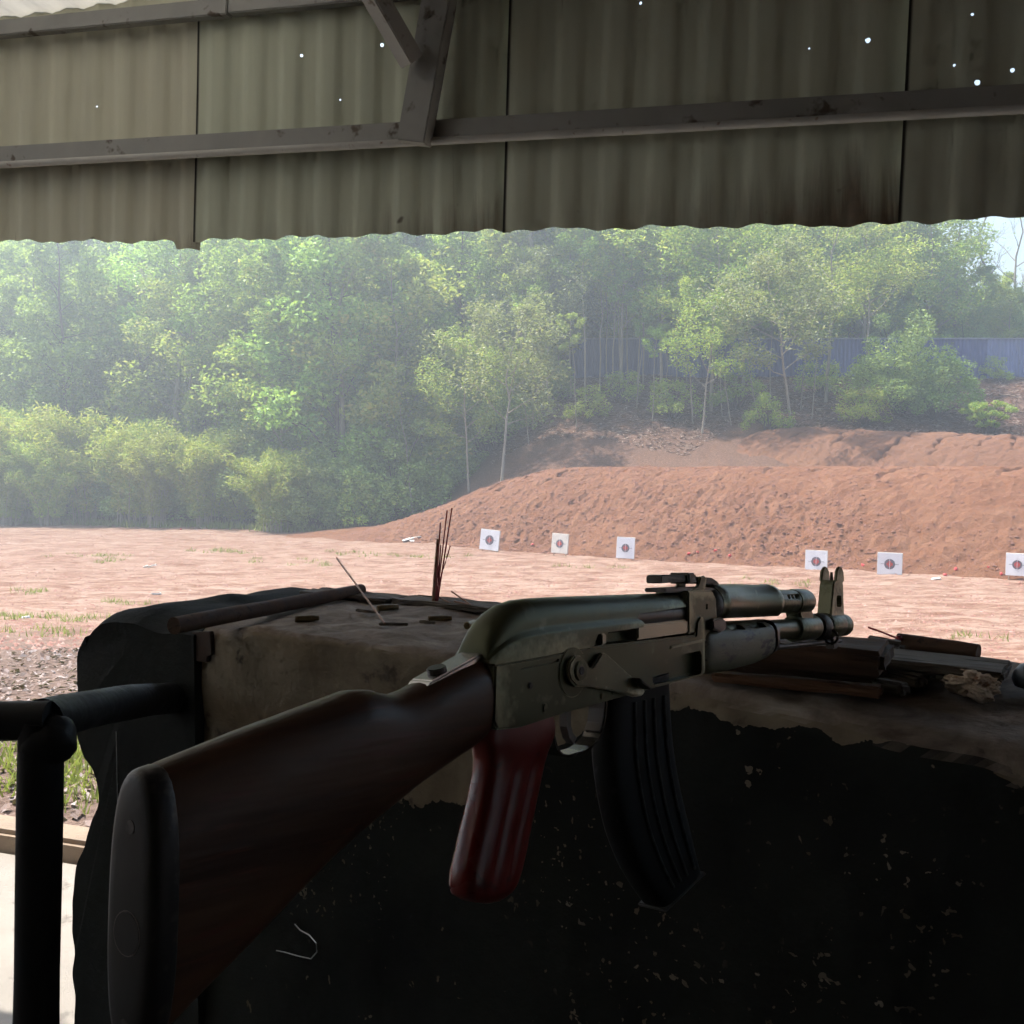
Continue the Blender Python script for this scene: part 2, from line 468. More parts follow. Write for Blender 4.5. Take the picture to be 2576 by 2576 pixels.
def sheet_mat(name, base, base2, holes, rust_edge, roof=False, half=0.5, off=0.0):
    m, n, l, b = _nt(name)
    tc = n.new('ShaderNodeTexCoord'); v = tc.outputs['Object']
    mp = n.new('ShaderNodeMapping'); mp.inputs['Location'].default_value = (off, off, 0); mp.inputs['Scale'].default_value = (6, 1, 0.35); l.new(v, mp.inputs[0])
    st = noise(n, l, 3.0, 5, 0.6, mp.outputs[0], 0.2)
    col = ramp(n, l, st, [(0.3, base), (0.7, base2)])
    # water stains and rust runs that hang from the lower edge
    sp = n.new('ShaderNodeSeparateXYZ'); l.new(v, sp.inputs[0])
    mp2 = n.new('ShaderNodeMapping'); mp2.inputs['Location'].default_value = (off, off, 0); mp2.inputs['Scale'].default_value = (16, 1, 1.1); l.new(v, mp2.inputs[0])
    run = noise(n, l, 1.0, 5, 0.7, mp2.outputs[0], 0.3)
    zz = math_n(n, l, 'ADD', sp.outputs[2], math_n(n, l, 'MULTIPLY', run, -0.42))
    mr = n.new('ShaderNodeMapRange'); mr.inputs['From Min'].default_value = -0.12 + rust_edge; mr.inputs['From Max'].default_value = -0.27 + rust_edge
    l.new(zz, mr.inputs[0])
    sx = n.new('ShaderNodeMapRange'); sx.inputs['From Min'].default_value = -0.6; sx.inputs['From Max'].default_value = 0.6
    l.new(sp.outputs[0], sx.inputs[0])
    fac = math_n(n, l, 'MULTIPLY', mr.outputs[0], sx.outputs[0] if not roof else 0.3)
    rustc = ramp(n, l, noise(n, l, 40, 4, 0.6, v), [(0.3, (0.06, 0.03, 0.02)), (0.7, (0.15, 0.07, 0.035))])
    col = mixc(n, l, fac, col, rustc)
    # thin rust runs
    mp3 = n.new('ShaderNodeMapping'); mp3.inputs['Location'].default_value = (off, off, 0); mp3.inputs['Scale'].default_value = (9, 1, 0.25); l.new(v, mp3.inputs[0])
    r3 = ramp(n, l, noise(n, l, 2.0, 3, 0.5, mp3.outputs[0], 0.6), [(0.735, (0, 0, 0)), (0.76, (0.7, 0.7, 0.7))])
    col = mixc(n, l, r3, col, (0.10, 0.045, 0.02))
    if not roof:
        seam_shade = n.new('ShaderNodeMapRange'); seam_shade.inputs['From Min'].default_value = 0.009; seam_shade.inputs['From Max'].default_value = 0.003
        l.new(math_n(n, l, 'SUBTRACT', math_n(n, l, 'ADD', math_n(n, l, 'SUBTRACT', sp.outputs[0], math_n(n, l, 'MULTIPLY', sp.outputs[2], SHEAR)), half), math_n(n, l, 'MULTIPLY', run, 0.004)), seam_shade.inputs[0])
        col = mixc(n, l, seam_shade.outputs[0], col, (0.02, 0.017, 0.014))  # dark line painted along the seam for the shadow gap of the overlap
    sp5 = ramp(n, l, noise(n, l, 9, 3, 0.6, v), [(0.72, (0, 0, 0)), (0.78, (0.9, 0.9, 0.9))])
    col = mixc(n, l, sp5, col, (0.07, 0.04, 0.025))
    l.new(col, b.inputs['Base Color'])
    b.inputs['Roughness'].default_value = 0.62; b.inputs['Specular IOR Level'].default_value = 0.25
    b.inputs['Metallic'].default_value = 0.0
    bump(n, l, b, noise(n, l, 22, 2, 0.6, v), 0.12, 0.003)
    if holes:
        alpha = None
        wob = noise(n, l, 90, 2, 0.5, v)
        for (hx, hz, hr) in holes:
            dx = math_n(n, l, 'SUBTRACT', sp.outputs[0], hx); dz = math_n(n, l, 'SUBTRACT', sp.outputs[2], hz)
            d = math_n(n, l, 'SQRT', math_n(n, l, 'ADD', math_n(n, l, 'MULTIPLY', dx, dx), math_n(n, l, 'MULTIPLY', dz, dz)))
            d = math_n(n, l, 'ADD', d, math_n(n, l, 'MULTIPLY', math_n(n, l, 'SUBTRACT', wob, 0.5), hr * 1.2))
            a = math_n(n, l, 'GREATER_THAN', d, hr)
            alpha = a if alpha is None else math_n(n, l, 'MULTIPLY', alpha, a)
        l.new(alpha, b.inputs['Alpha'])
    return m

shed = empty('range_shed', shed_pt(0, VAL_N, 0), -PHI)
tag(shed, 'open shed with a rust-stained corrugated metal valance and steel purlins overhead', 'shed')
# valance plane: local x = along the front, y = outwards, z = up (origin at the floor under the valance)
def val_xy(px, py):
    P = on_n(px, py, VAL_N, SN)
    return float(P[0] * SW[0] + P[1] * SW[1]), float(P[2])
SHEAR = 0.035
JOINTS = [(-700, 470), (476, 370), (1266, 340), (2272, 300), (3600, 240)]
jx = []
for (a, b_) in JOINTS:
    s, z = val_xy(a, b_); jx.append(s - (z - 2.4) * SHEAR)
HOLES_PX = [(950, 105, 5), (747, 132, 3.5), (226, 260, 2.3), (844, 243, 2.2), (2183, 97, 5), (2446, 37, 3), (2401, 162, 3), (2547, 175, 4),
            (2458, 209, 5.5), (2035, 119, 1.8), (1608, 2, 3)]
def bottom_z(s):
    pts = [val_xy(x, y) for x, y in [(-700, 612), (0, 601), (455, 603), (640, 596), (1255, 576), (1700, 568), (2240, 562), (2420, 553), (3600, 520)]]
    return float(np.interp(s, [p[0] for p in pts], [p[1] for p in pts]))
def top_z(s):
    pts = [val_xy(x, y) for x, y in [(-700, 112), (0, 55), (400, 3), (1000, -62), (3600, -330)]]
    return float(np.interp(s, [p[0] for p in pts], [p[1] for p in pts]))
def rib(s):
    p = (s / 0.125) % 1.0
    return 0.0075 * float(smooth(p, 0.05, 0.22) - smooth(p, 0.55, 0.72))
for k in range(4):
    s0, s1 = jx[k], jx[k + 1] + 0.02
    ns = int((s1 - s0) / 0.0105) + 1; nz = 36
    sx_ = np.linspace(s0, s1, ns); V = []
    mid = (s0 + s1) / 2
    zc = bottom_z(mid)
    extra = (0.018 if k == 0 else 0.0)
    for i, s in enumerate(sx_):
        zb = bottom_z(s) + 0.004 * math.sin(s * 23 + k) + 0.003 * math.sin(s * 71) - (0.02 if (k == 0 and s > s1 - 0.09) else 0)
        zt = top_z(s) + 0.05
        y = rib(s + 0.03 * k) + 0.0012 * math.sin(s * 9 + k) - 0.011 * k
        for j in range(nz):
            f = j / (nz - 1); z = zb + (zt - zb) * f
            flare = -0.002 * (1 - min(1, (z - zb) / 0.07)) ** 2 * math.sin(s * 60)
            V.append((s + (z - 2.4) * SHEAR - mid, y + flare + 0.003 * math.sin(z * 5 + s * 3), z - zc))
    me = fast_quads('sheet', V, grid_quads(ns, nz), True)
    hol = []
    for (a, b_, r) in HOLES_PX:
        s, z = val_xy(a, b_)
        if s0 < s - (z - 2.4) * SHEAR < s1 - .02: hol.append((s - mid, z - zc, r * 1.0 * 3.0 / FPX))
    tones = [((0.58, 0.57, 0.45), (0.66, 0.65, 0.51)), ((0.53, 0.56, 0.44), (0.61, 0.64, 0.50)),
             ((0.52, 0.545, 0.43), (0.60, 0.62, 0.49)), ((0.48, 0.50, 0.40), (0.55, 0.57, 0.45))][k]
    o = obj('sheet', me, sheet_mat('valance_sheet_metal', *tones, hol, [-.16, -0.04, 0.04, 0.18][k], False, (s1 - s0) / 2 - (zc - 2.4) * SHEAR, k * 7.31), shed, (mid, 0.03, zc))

M['galv'] = pmat('galvanised_steel', (0.27, 0.27, 0.255), (0.36, 0.355, 0.335), 5, 0.55, 0.2, 0.15, 0.002, 60, c3=(0.10, 0.075, 0.055), wear=0.62)
M['paintpipe'] = pmat('pale_grey_paint', (0.40, 0.39, 0.37), (0.50, 0.49, 0.46), 9, 0.6, 0, 0.1, 0.001, c3=(0.2, 0.12, 0.08), wear=0.66)
def beam_between(name, p, q, wy, hz, mat, y=0.0, bev=0.003, parent=shed, roll=0.0):
    """a steel box section between two points of the valance plane (x, z), hung on the inner side"""
    p = Vector((p[0], p[2] if len(p) > 2 else y, p[1])); q = Vector((q[0], q[2] if len(q) > 2 else y, q[1]))
    L = (q - p).length
    me = box_me(name, L, wy, hz, bev)
    o = obj(name, me, mat, parent, (p + q) / 2)
    t = (q - p).normalized(); up = Vector((0, 0, 1)); s = up.cross(t).normalized(); u = t.cross(s)
    o.rotation_euler = Matrix((t, s, u)).transposed().to_euler()
    return o
# lower purlin: angle section with a pale pipe along its lower lip
pl, pr = val_xy(-700, 436), val_xy(3600, 192)
beam_between('purlin', pl, pr, 0.05, 0.052, M['galv'], -0.005)
pl2, pr2 = val_xy(-700, 462), val_xy(3600, 234)
me = tube_me('pipe', [(pl2[0], -0.04, pl2[1]), ((pl2[0] + pr2[0]) / 2, -0.04, (pl2[1] + pr2[1]) / 2), (pr2[0], -0.04, pr2[1])], 0.0105, 12)
obj('pipe', me, M['paintpipe'], shed)
# upper beam in two lengths that meet at a sleeve
ua, ub, uc = val_xy(-700, 145), val_xy(585, 22), val_xy(3600, -275)
beam_between('upper_beam', ua, (ub[0] - .003, ub[1]), 0.035, 0.048, M['galv'], -0.008)
beam_between('upper_beam', (ub[0] + .003, ub[1]), uc, 0.035, 0.048, M['galv'], -0.010)
# upright and diagonal brace
a, b_ = val_xy(1066, 378), val_xy(1148, -80)
beam_between('upright', a, b_, 0.05, 0.082, M['galv'], -0.062)
p0, p1 = val_xy(1085, 196), val_xy(1000, -60)
beam_between('brace', (p0[0], p0[1], -0.12), (p1[0] - .03, p1[1] + .02, -0.34), 0.05, 0.05, M['galv'])
# roof sheets rise from the valance towards the back
M['roof_dark'] = sheet_mat('dimmed_rusty_roof_sheet', (0.10, 0.085, 0.07), (0.15, 0.13, 0.105), None, 0, True)  # unseen roof sheets, toned dark to cut the light inside the shed
M['roof'] = sheet_mat('translucent_roof_sheet', (0.74, 0.71, 0.66), (0.82, 0.79, 0.74), None, 0, True)  # left sheets, made pale and translucent to brighten the visible roof strip
for k in range(12):
    s0 = -9 + 1.5 * k; s1 = s0 + 1.56
    ns = 121; nyy = 8; V = []
    for s in np.linspace(s0, s1, ns):
        for yy in np.linspace(0.12, -7.5, nyy):
            zt = top_z(np.clip(s, -4, 3.2)) + (np.clip(-4 - s, 0, 9) - np.clip(s - 3.2, 0, 9)) * 0.10
            V.append((s, yy, zt + 0.028 - 0.10 * yy + rib(s) * 1.0 + (0.004 if k % 2 else 0)))
    obj('roof_sheet', fast_quads('roof_sheet', V, grid_quads(ns, nyy), True), M['roof' if k in (3, 4) else 'roof_dark'], shed)
nt = M['roof'].node_tree; tr = nt.nodes.new('ShaderNodeBsdfTranslucent'); tr.inputs[0].default_value = (0.85, 0.80, 0.70, 1)
mx = nt.nodes.new('ShaderNodeMixShader'); mx.inputs[0].default_value = 0.16
nt.links.new(nt.nodes['Principled BSDF'].outputs[0], mx.inputs[1]); nt.links.new(tr.outputs[0], mx.inputs[2]); nt.links.new(mx.outputs[0], nt.nodes['Material Output'].inputs['Surface'])
M['unseen_backwall'] = pmat('dark_unseen_plaster', (0.075, 0.073, 0.06), (0.105, 0.102, 0.084), 1.5, 0.9, 0, 0.2, 0.004)  # for the unseen wall added behind the camera to keep the interior dark
obj('unseen_rear_wall', box_me('unseen_rear_wall', 18, 0.15, 3.9, 0), M['unseen_backwall'], shed, (0, -7.2, 1.95))


# ------------------------------------------------------------------ firing wall
WZ = EYE - 0.25                                  # top of the wall
N0, N1 = 1.08, 1.50
def wl_xy(px, py, n=N0):
    P = on_n(px, py, n); return float(P[0] * WV[0] + P[1] * WV[1]), float(P[2])
W_PIER = wl_xy(478, 1700, 1.065)[0]
def wall_mat(name, dark_only=False):
    m, n, l, b = _nt(name)
    tc = n.new('ShaderNodeTexCoord'); v = tc.outputs['Object']
    sp = n.new('ShaderNodeSeparateXYZ'); l.new(v, sp.inputs[0])
    base = ramp(n, l, noise(n, l, 7, 5, 0.65, v, 0.3), [(0.25, (0.11, 0.085, 0.06)), (0.5, (0.195, 0.158, 0.113)), (0.78, (0.29, 0.245, 0.18))])
    base = mixc(n, l, ramp(n, l, noise(n, l, 17, 5, 0.7, v), [(0.60, (0, 0, 0)), (0.68, (0.8, 0.8, 0.8))]), base, (0.07, 0.055, 0.045))
    paint = ramp(n, l, noise(n, l, 5, 4, 0.6, v), [(0.35, (0.013, 0.0135, 0.013)), (0.7, (0.022, 0.023, 0.020))])
    if dark_only:
        fac = ramp(n, l, noise(n, l, 6, 6, 0.7, v), [(0.30, (0, 0, 0)), (0.37, (1, 1, 1))])
        col = mixc(n, l, fac, (0.10, 0.05, 0.03), paint)
    else:
        stops = [(480, 2010), (760, 2010), (1100, 2030), (1300, 1960), (1480, 1815), (1700, 1790), (1900, 1808), (2040, 1850), (2140, 1862), (2330, 1872), (2460, 1900), (2576, 1940)]  # paint edge; its left stops also stand in for the shadow below the stock
        wz = [wl_xy(*s) for s in stops]
        w_a, w_b = wz[0][0], wz[-1][0]
        mr = n.new('ShaderNodeMapRange'); mr.inputs['From Min'].default_value = w_a; mr.inputs['From Max'].default_value = w_b
        l.new(sp.outputs[0], mr.inputs[0])
        bz = ramp(n, l, mr.outputs[0], [((w - w_a) / (w_b - w_a), (z - 0.8,) * 3) for w, z in wz])
        ed = math_n(n, l, 'MULTIPLY', math_n(n, l, 'SUBTRACT', noise(n, l, 13, 5, 0.62, v), 0.5), 0.075)
        hgt = math_n(n, l, 'ADD', math_n(n, l, 'SUBTRACT', math_n(n, l, 'SUBTRACT', sp.outputs[2], 0.8), ed), 0.0)
        under = math_n(n, l, 'GREATER_THAN', bz, hgt)
        chips = ramp(n, l, noise(n, l, 85, 2.0, 0.5, v, 0.3), [(0.655, (0, 0, 0)), (0.67, (1, 1, 1))])
        dens = ramp(n, l, noise(n, l, 6.0, 3, 0.5, v), [(0.47, (0, 0, 0)), (0.60, (1, 1, 1))])
        chip = math_n(n, l, 'MULTIPLY', chips, dens)
        chip2 = ramp(n, l, noise(n, l, 30, 3, 0.6, v, 0.2), [(0.70, (0, 0, 0)), (0.705, (1, 1, 1))])
        chip = math_n(n, l, 'MAXIMUM', chip, chip2)
        pal = mixc(n, l, chip, paint, ramp(n, l, noise(n, l, 11, 2, 0.5, v), [(0.4, (0.11, 0.085, 0.055)), (0.7, (0.20, 0.175, 0.135))]))
        col = mixc(n, l, under, base, pal)
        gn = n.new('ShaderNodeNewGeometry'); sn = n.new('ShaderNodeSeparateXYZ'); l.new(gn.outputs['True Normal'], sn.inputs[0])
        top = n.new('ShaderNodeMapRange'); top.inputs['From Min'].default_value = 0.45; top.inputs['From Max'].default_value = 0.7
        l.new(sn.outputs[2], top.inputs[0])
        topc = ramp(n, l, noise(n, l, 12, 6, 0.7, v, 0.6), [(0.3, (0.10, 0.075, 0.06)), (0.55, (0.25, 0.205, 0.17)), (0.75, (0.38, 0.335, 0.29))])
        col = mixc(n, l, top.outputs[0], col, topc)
    l.new(col, b.inputs['Base Color'])
    b.inputs['Roughness'].default_value = 0.85; b.inputs['Specular IOR Level'].default_value = 0.06
    bump(n, l, b, noise(n, l, 38, 3, 0.68, v), 0.5, 0.006)
    return m
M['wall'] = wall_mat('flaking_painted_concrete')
M['pier'] = wall_mat('black_tarred_concrete', True)
fwall = empty('firing_wall', (0, 0, 0), -TH)
tag(fwall, 'low concrete firing wall with flaking black paint under the rifle', 'wall')

def wall_body():
    ws = np.concatenate([np.arange(W_PIER, 0.3, 0.010), np.arange(0.3, 2.6, 0.05)])
    rows = []
    for w in ws:
        r = 0.016 + 0.020 * float(smooth(w, -0.75, -0.25)) + 0.02 * float(vnoise(w * 9, 2.2))
        drop = 0.012 * float(smooth(w, -0.6, -0.2))
        pts = [(N0, z) for z in np.linspace(0, WZ - r - drop, 60)]
        pts += [(N0 + r - r * math.cos(t), WZ - drop - r + r * math.sin(t)) for t in np.linspace(0.15, math.pi / 2, 7)]
        pts += [(y, WZ - drop * (1 - k / 22) ** 2) for k, y in enumerate(np.linspace(N0 + r + 0.012, N1 - 0.03, 22))]
        pts += [(N1 - 0.02 + 0.02 * math.sin(t), WZ - 0.02 + 0.02 * math.cos(t)) for t in np.linspace(0.2, math.pi / 2, 4)]
        pts += [(N1, z) for z in np.linspace(WZ - 0.06, -0.95, 14)]
        rows.append([(w, p[0], p[1]) for p in pts])
    A = np.array(rows)
    w, nn, z = A[..., 0], A[..., 1], A[..., 2]
    d = 0.010 * fbm(w * 8, z * 8 + nn * 8, 4) + 0.004 * fbm(w * 40, (z + nn) * 40, 3)
    onface = np.clip((WZ - z) / 0.02, 0, 1)
    A[..., 1] += np.where(nn < 1.3, -d, d) * onface
    A[..., 2] += d * (1 - onface) * (z > WZ - 0.06) 
    # chipped front edge
    chip = 0.05 * np.clip(fbm(w * 6 + 3, z * 0, 4) - 0.12, 0, 1) * np.exp(-((nn - N0) / 0.05) ** 2) * smooth(z, WZ - 0.12, WZ)
    A[..., 2] -= chip
    nu, nv = A.shape[:2]
    V = A.reshape(-1, 3); f = grid_quads(nu, nv)
    return fast_quads('body', V, f, True)
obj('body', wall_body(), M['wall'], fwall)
# the blunt dark end pier with its broken left edge
edge_px = [(330, 1528), (250, 1538), (226, 1556), (206, 1598), (192, 1640), (187, 1690), (187, 1745), (192, 1840), (197, 1862), (207, 1885), (208, 1905), (216, 1908),
           (230, 1932), (239, 1965), (238, 2005), (236, 2045), (226, 2078), (214, 2104), (212, 2126), (196, 2146), (185, 2166), (182, 2230), (184, 2300), (181, 2380), (182, 2576)]
def dense(pts, step):
    out = []
    for (x0, y0), (x1, y1) in zip(pts[:-1], pts[1:]):
        m = max(1, int(math.hypot(x1 - x0, y1 - y0) / step))
        out += [(x0 + (x1 - x0) * i / m, y0 + (y1 - y0) * i / m) for i in range(m)]
    out.append(pts[-1]); a = np.array(out)
    for _ in range(2): a[1:-1] = (a[:-2] + 2 * a[1:-1] + a[2:]) / 4
    return [tuple(p) for p in a]
prof = [wl_xy(x - 12, y, 1.066) for x, y in dense([(440, 1563), (380, 1552)] + edge_px, 9)]
zb = 0.0
prof = [(W_PIER + 0.01, WZ + 0.0)] + prof + [(prof[-1][0], zb), (W_PIER + 0.01, zb)]
def pier():
    bm = bmesh.new()
    ny = 22; rings = []
    for k in range(ny):
        f = k / (ny - 1); y = 1.066 + (N1 - 0.005 - 1.066) * f
        ins = 0.022 * (1 - math.sin(min(1, f * 6) * math.pi / 2)) if f < 0.2 else 0.0
        ring = []
        for i, (x, z) in enumerate(prof):
            zz = z - (ins if z > WZ - 0.05 else 0); xx = x + (ins if x < W_PIER - .02 else 0)
            if 0 < z < WZ - .05 and x < W_PIER - .02: xx += 0.015 * float(vnoise(z * 23 + k * .7, k * 0.9))
            ring.append(bm.verts.new((xx, y, zz + (0.012 * float(vnoise(x * 14, y * 14)) if z > WZ - 0.03 else 0))))
        rings.append(ring)
    n = len(prof)
    for k in range(ny - 1):
        for i in range(n):
            bm.faces.new((rings[k][i], rings[k][(i + 1) % n], rings[k + 1][(i + 1) % n], rings[k + 1][i]))
    bm.faces.new(rings[0]); bm.faces.new(rings[-1][::-1])
    me = bm_mesh('end_pier', bm, True); me.polygons.foreach_set('use_smooth', [len(p.vertices) <= 4 for p in me.polygons]); me.set_sharp_from_angle(angle=math.radians(55)); return me
o = obj('end_pier', pier(), M['pier'], fwall); o['label'] = 'blunt black end of the wall with a broken edge'
M['rustplate'] = pmat('rusty_plate', (0.035, 0.022, 0.016), (0.07, 0.04, 0.025), 20, 0.8, 0.3, 0.4)
pw, pz = wl_xy(520, 1622)
obj('bracket', prism_me('bracket', [(-.025, .02), (.022, .025), (.026, -.012), (.014, -.016), (.012, -.026), (-.02, -.028), (-.022, -.004)], -.004, .004, .001), M['rustplate'], fwall, (pw, N0 - .006, pz))

# ------------------------------------------------------------------ pipe railing
M['blackpaint'] = pmat('thick_black_paint', (0.008, 0.008, 0.009), (0.014, 0.0135, 0.0135), 14, 0.55, 0.0, 0.5, 0.004, 30, spec=0.12)
P_post = at_y(104, 1812, 1.24)
P_low = at_y(91, 2576, 1.24)
rail = empty('pipe_railing', (P_post[0], P_post[1], 0))
tag(rail, 'black welded pipe railing at the broken end of the wall', 'railing')
def rel(p): return (p[0] - P_post[0], p[1] - P_post[1], p[2])
lean = (P_low[0] - P_post[0]) / (P_low[2] - P_post[2])
path = [(lean * (z - P_post[2]), 0, z) for z in np.linspace(0, P_post[2], 14)]
obj('post', tube_me('post', path, [0.0258 + 0.0005 * math.sin(k * 2.3) for k in range(14)], 20), M['blackpaint'], rail)
obj('rail', tube_me('rail', [(x, -0.05 * x, P_post[2] + 0.010 * math.sin(x * 3)) for x in np.linspace(-1.6, 0.012, 14)], [0.0235 + 0.0005 * math.sin(k * 1.9) for k in range(14)], 20), M['blackpaint'], rail)
E1 = on_n(440, 1756, 1.075)
r2 = [Vector((0, 0, P_post[2])).lerp(Vector(rel(E1)), t) + Vector((0, 0, 0.005 * math.sin(t * 3.1))) for t in np.linspace(0.0, 1, 12)]
obj('rail', tube_me('rail', r2, [0.0255 + 0.0006 * math.sin(k * 1.3) for k in range(12)], 20), M['blackpaint'], rail)
bmw = bmesh.new(); bmesh.ops.create_icosphere(bmw, subdivisions=4, radius=1.0)
for v in bmw.verts:
    v.co = Vector((v.co.x * 0.033, v.co.y * 0.029, v.co.z * 0.031 - 0.010)) * (1 + 0.16 * float(vnoise(v.co.x * 3 + 9, v.co.z * 3 + v.co.y * 2)))
obj('weld', bm_mesh('weld', bmw, True), M['blackpaint'], rail, (0.008, 0, P_post[2] - 0.012))

# ------------------------------------------------------------------ the rifle
RP = np.array([-0.16240723, 0.44971795, -0.08795618 + EYE]); RY, RPT, RRL = 0.64488141, -0.09258518, -0.05815255
fw_ = Vector((math.sin(RY) * math.cos(RPT), math.cos(RY) * math.cos(RPT), math.sin(RPT)))
lf_ = Vector((0, 0, 1)).cross(fw_).normalized(); up_ = fw_.cross(lf_)
l2 = lf_ * math.cos(RRL) + up_ * math.sin(RRL); u2 = -lf_ * math.sin(RRL) + up_ * math.cos(RRL)
rifle = empty('assault_rifle', RP)
rifle.rotation_mode = 'QUATERNION'
rifle.rotation_quaternion = Matrix((fw_, l2, u2)).transposed().to_quaternion()
tag(rifle, 'wooden-stocked rifle with red pistol grip and curved magazine lying across the wall', 'rifle')
def steel(name, c1, c2, rough, metal, wear=(0.30, 0.29, 0.25), w=0.60):
    m = pmat(name, c1, c2, 14, rough, metal, 0.10, 0.0006, 120, c3=wear, wear=w, spec=0.3 if metal else 0.1)
    n, l = m.node_tree.nodes, m.node_tree.links; b = n['Principled BSDF']; old = b.inputs['Base Color'].links[0].from_socket
    g = n.new('ShaderNodeNewGeometry'); tc = n.new('ShaderNodeTexCoord')
    ed = math_n(n, l, 'ADD', g.outputs['Pointiness'], math_n(n, l, 'MULTIPLY', math_n(n, l, 'SUBTRACT', noise(n, l, 160, 2, .6, tc.outputs['Object']), 0.5), 0.10))
    l.new(mixc(n, l, ramp(n, l, ed, [(0.545, (0, 0, 0)), (0.60, (0.85, 0.85, 0.85))]), old, tuple(min(.6, x * 1.9 + .02) for x in wear)), b.inputs['Base Color'])
    return m
M['steel'] = steel('worn_grey_steel', (0.046, 0.050, 0.027), (0.082, 0.086, 0.047), 0.38, 0.5, (0.115, 0.115, 0.072), 0.60)
M['steel_dark'] = steel('dark_blued_steel', (0.016, 0.015, 0.015), (0.030, 0.028, 0.027), 0.45, 0.4, (0.06, 0.05, 0.045), 0.66)
M['steel_bright'] = steel('bright_bolt_steel', (0.22, 0.215, 0.15), (0.31, 0.30, 0.22), 0.34, 0.7, (0.14, 0.13, 0.1), 0.60)
M['tangsteel'] = steel('polished_tang_steel', (0.45, 0.45, 0.45), (0.6, 0.6, 0.6), 0.22, 0.95, (0.2, 0.2, 0.2), 0.64)
M['guardsteel'] = steel('polished_dark_steel', (0.06, 0.06, 0.06), (0.10, 0.10, 0.10), 0.22, 0.9, (0.05, 0.045, 0.04), 0.62)
M['lever'] = steel('rubbed_lever_steel', (0.085, 0.086, 0.055), (0.13, 0.13, 0.085), 0.36, 0.55, (0.30, 0.29, 0.21), 0.6)
M['black'] = steel('blackened_steel', (0.008, 0.008, 0.0085), (0.013, 0.013, 0.013), 0.55, 0.0, (0.03, 0.03, 0.03), 0.7)
M['stockwood'] = pmat('varnished_stock_wood', (0.032, 0.013, 0.007), (0.088, 0.040, 0.020), 34, 0.50, 0, 0.45, 0.0015, 90, (0.10, 1.2, 1.2), 0.22, c3=(0.075, 0.026, 0.015), wear=0.57, coat=0.08)
M['guardwood'] = pmat('grimy_handguard_wood', (0.085, 0.08, 0.05), (0.17, 0.16, 0.10), 16, 0.5, 0, 0.35, 0.001, 70, (0.6, 2, 2), 0.4, c3=(0.03, 0.025, 0.02), wear=0.55)
M['bakelite'] = pmat('red_bakelite', (0.105, 0.009, 0.008), (0.165, 0.017, 0.012), 22, 0.30, 0, 0.12, 0.0006, 90, c3=(0.06, 0.010, 0.008), wear=0.60, coat=0.12)

mm = 0.001
def sect(x, zt, zb, hw, n=28, e=2.7, y0=0.0):
    c, h = (zt + zb) / 2, (zt - zb) / 2; r = []
    for k in range(n):
        t = 2 * math.pi * k / n; ct, st = math.cos(t), math.sin(t)
        r.append((x * mm, (y0 + hw * abs(ct) ** (2 / e) * (1 if ct > 0 else -1)) * mm, (c + h * abs(st) ** (2 / e) * (1 if st > 0 else -1)) * mm))
    return r
def smooth_sections(keys, step):
    keys = np.array(keys, float); xs = np.arange(keys[0, 0], keys[-1, 0] + 1e-6, step); out = []
    for x in xs: out.append([x] + [float(np.interp(x, keys[:, 0], keys[:, i])) for i in range(1, keys.shape[1])])
    a = np.array(out); b = a.copy()
    for i in range(1, len(a) - 1): b[i, 1:] = (a[i - 1, 1:] + 2 * a[i, 1:] + a[i + 1, 1:]) / 4
    return b
st = smooth_sections([(12, -39.5, -155, 17.6), (18, -38, -152, 18.3), (60, -29, -128, 19.5), (110, -19.5, -99, 19.5), (130, -15.5, -90, 19), (143, -16.5, -84.5, 18), (152, -19, -81, 17.5), (162, -20.5, -77, 17.2),
                      (174, -18.5, -72, 17), (186, -15, -68, 17), (210, -8.5, -60.5, 16.5), (226, -5, -56, 16), (234, -5, -52, 15.5)], 3)
obj('stock', loft_me('stock', [sect(*s) for s in st]), M['stockwood'], rifle)
# butt plate: slightly crowned, rolled rim
bp = [sect(2.0, -58, -142, 10, 36, 2.4), sect(2.3, -46, -153, 13.5, 36, 2.5), sect(3.2, -42, -157.5, 16, 36, 2.6), sect(5.4, -40.4, -160, 17.6, 36, 2.7), sect(8.0, -39.7, -160.4, 18.3, 36, 2.7), sect(13.0, -38.9, -158.5, 18.7, 36, 2.7), sect(14.5, -39.8, -156, 17.8, 36, 2.7)]
plate = obj('butt_plate', loft_me('butt_plate', bp), M['steel_dark'], rifle)
def disc(name, c, axis, r, h, mat, parent, n=20, bev=0.0006):
    bm = bmesh.new(); bmesh.ops.create_cone(bm, cap_ends=True, segments=n, radius1=r, radius2=r, depth=h)
    if bev: bmesh.ops.bevel(bm, geom=[e for e in bm.edges if len(e.link_faces) == 2 and e.calc_face_angle(0) > 1], offset=bev, segments=2, affect='EDGES')
    me = bm_mesh(name, bm)
    o = obj(name, me, mat, parent, c)
    o.rotation_mode = 'QUATERNION'; o.rotation_quaternion = Vector((0, 0, 1)).rotation_difference(Vector(axis))
    return o
disc('trapdoor', (0.0019, 0, -0.108), (1, 0, 0), 0.0095, 0.0008, M['steel_dark'], plate)
disc('screw', (0.0023, 0, -0.064), (1, 0, 0), 0.0036, 0.0012, M['steel_dark'], plate)
disc('screw', (0.0023, 0, -0.146), (1, 0, 0), 0.0036, 0.0012, M['steel_dark'], plate)
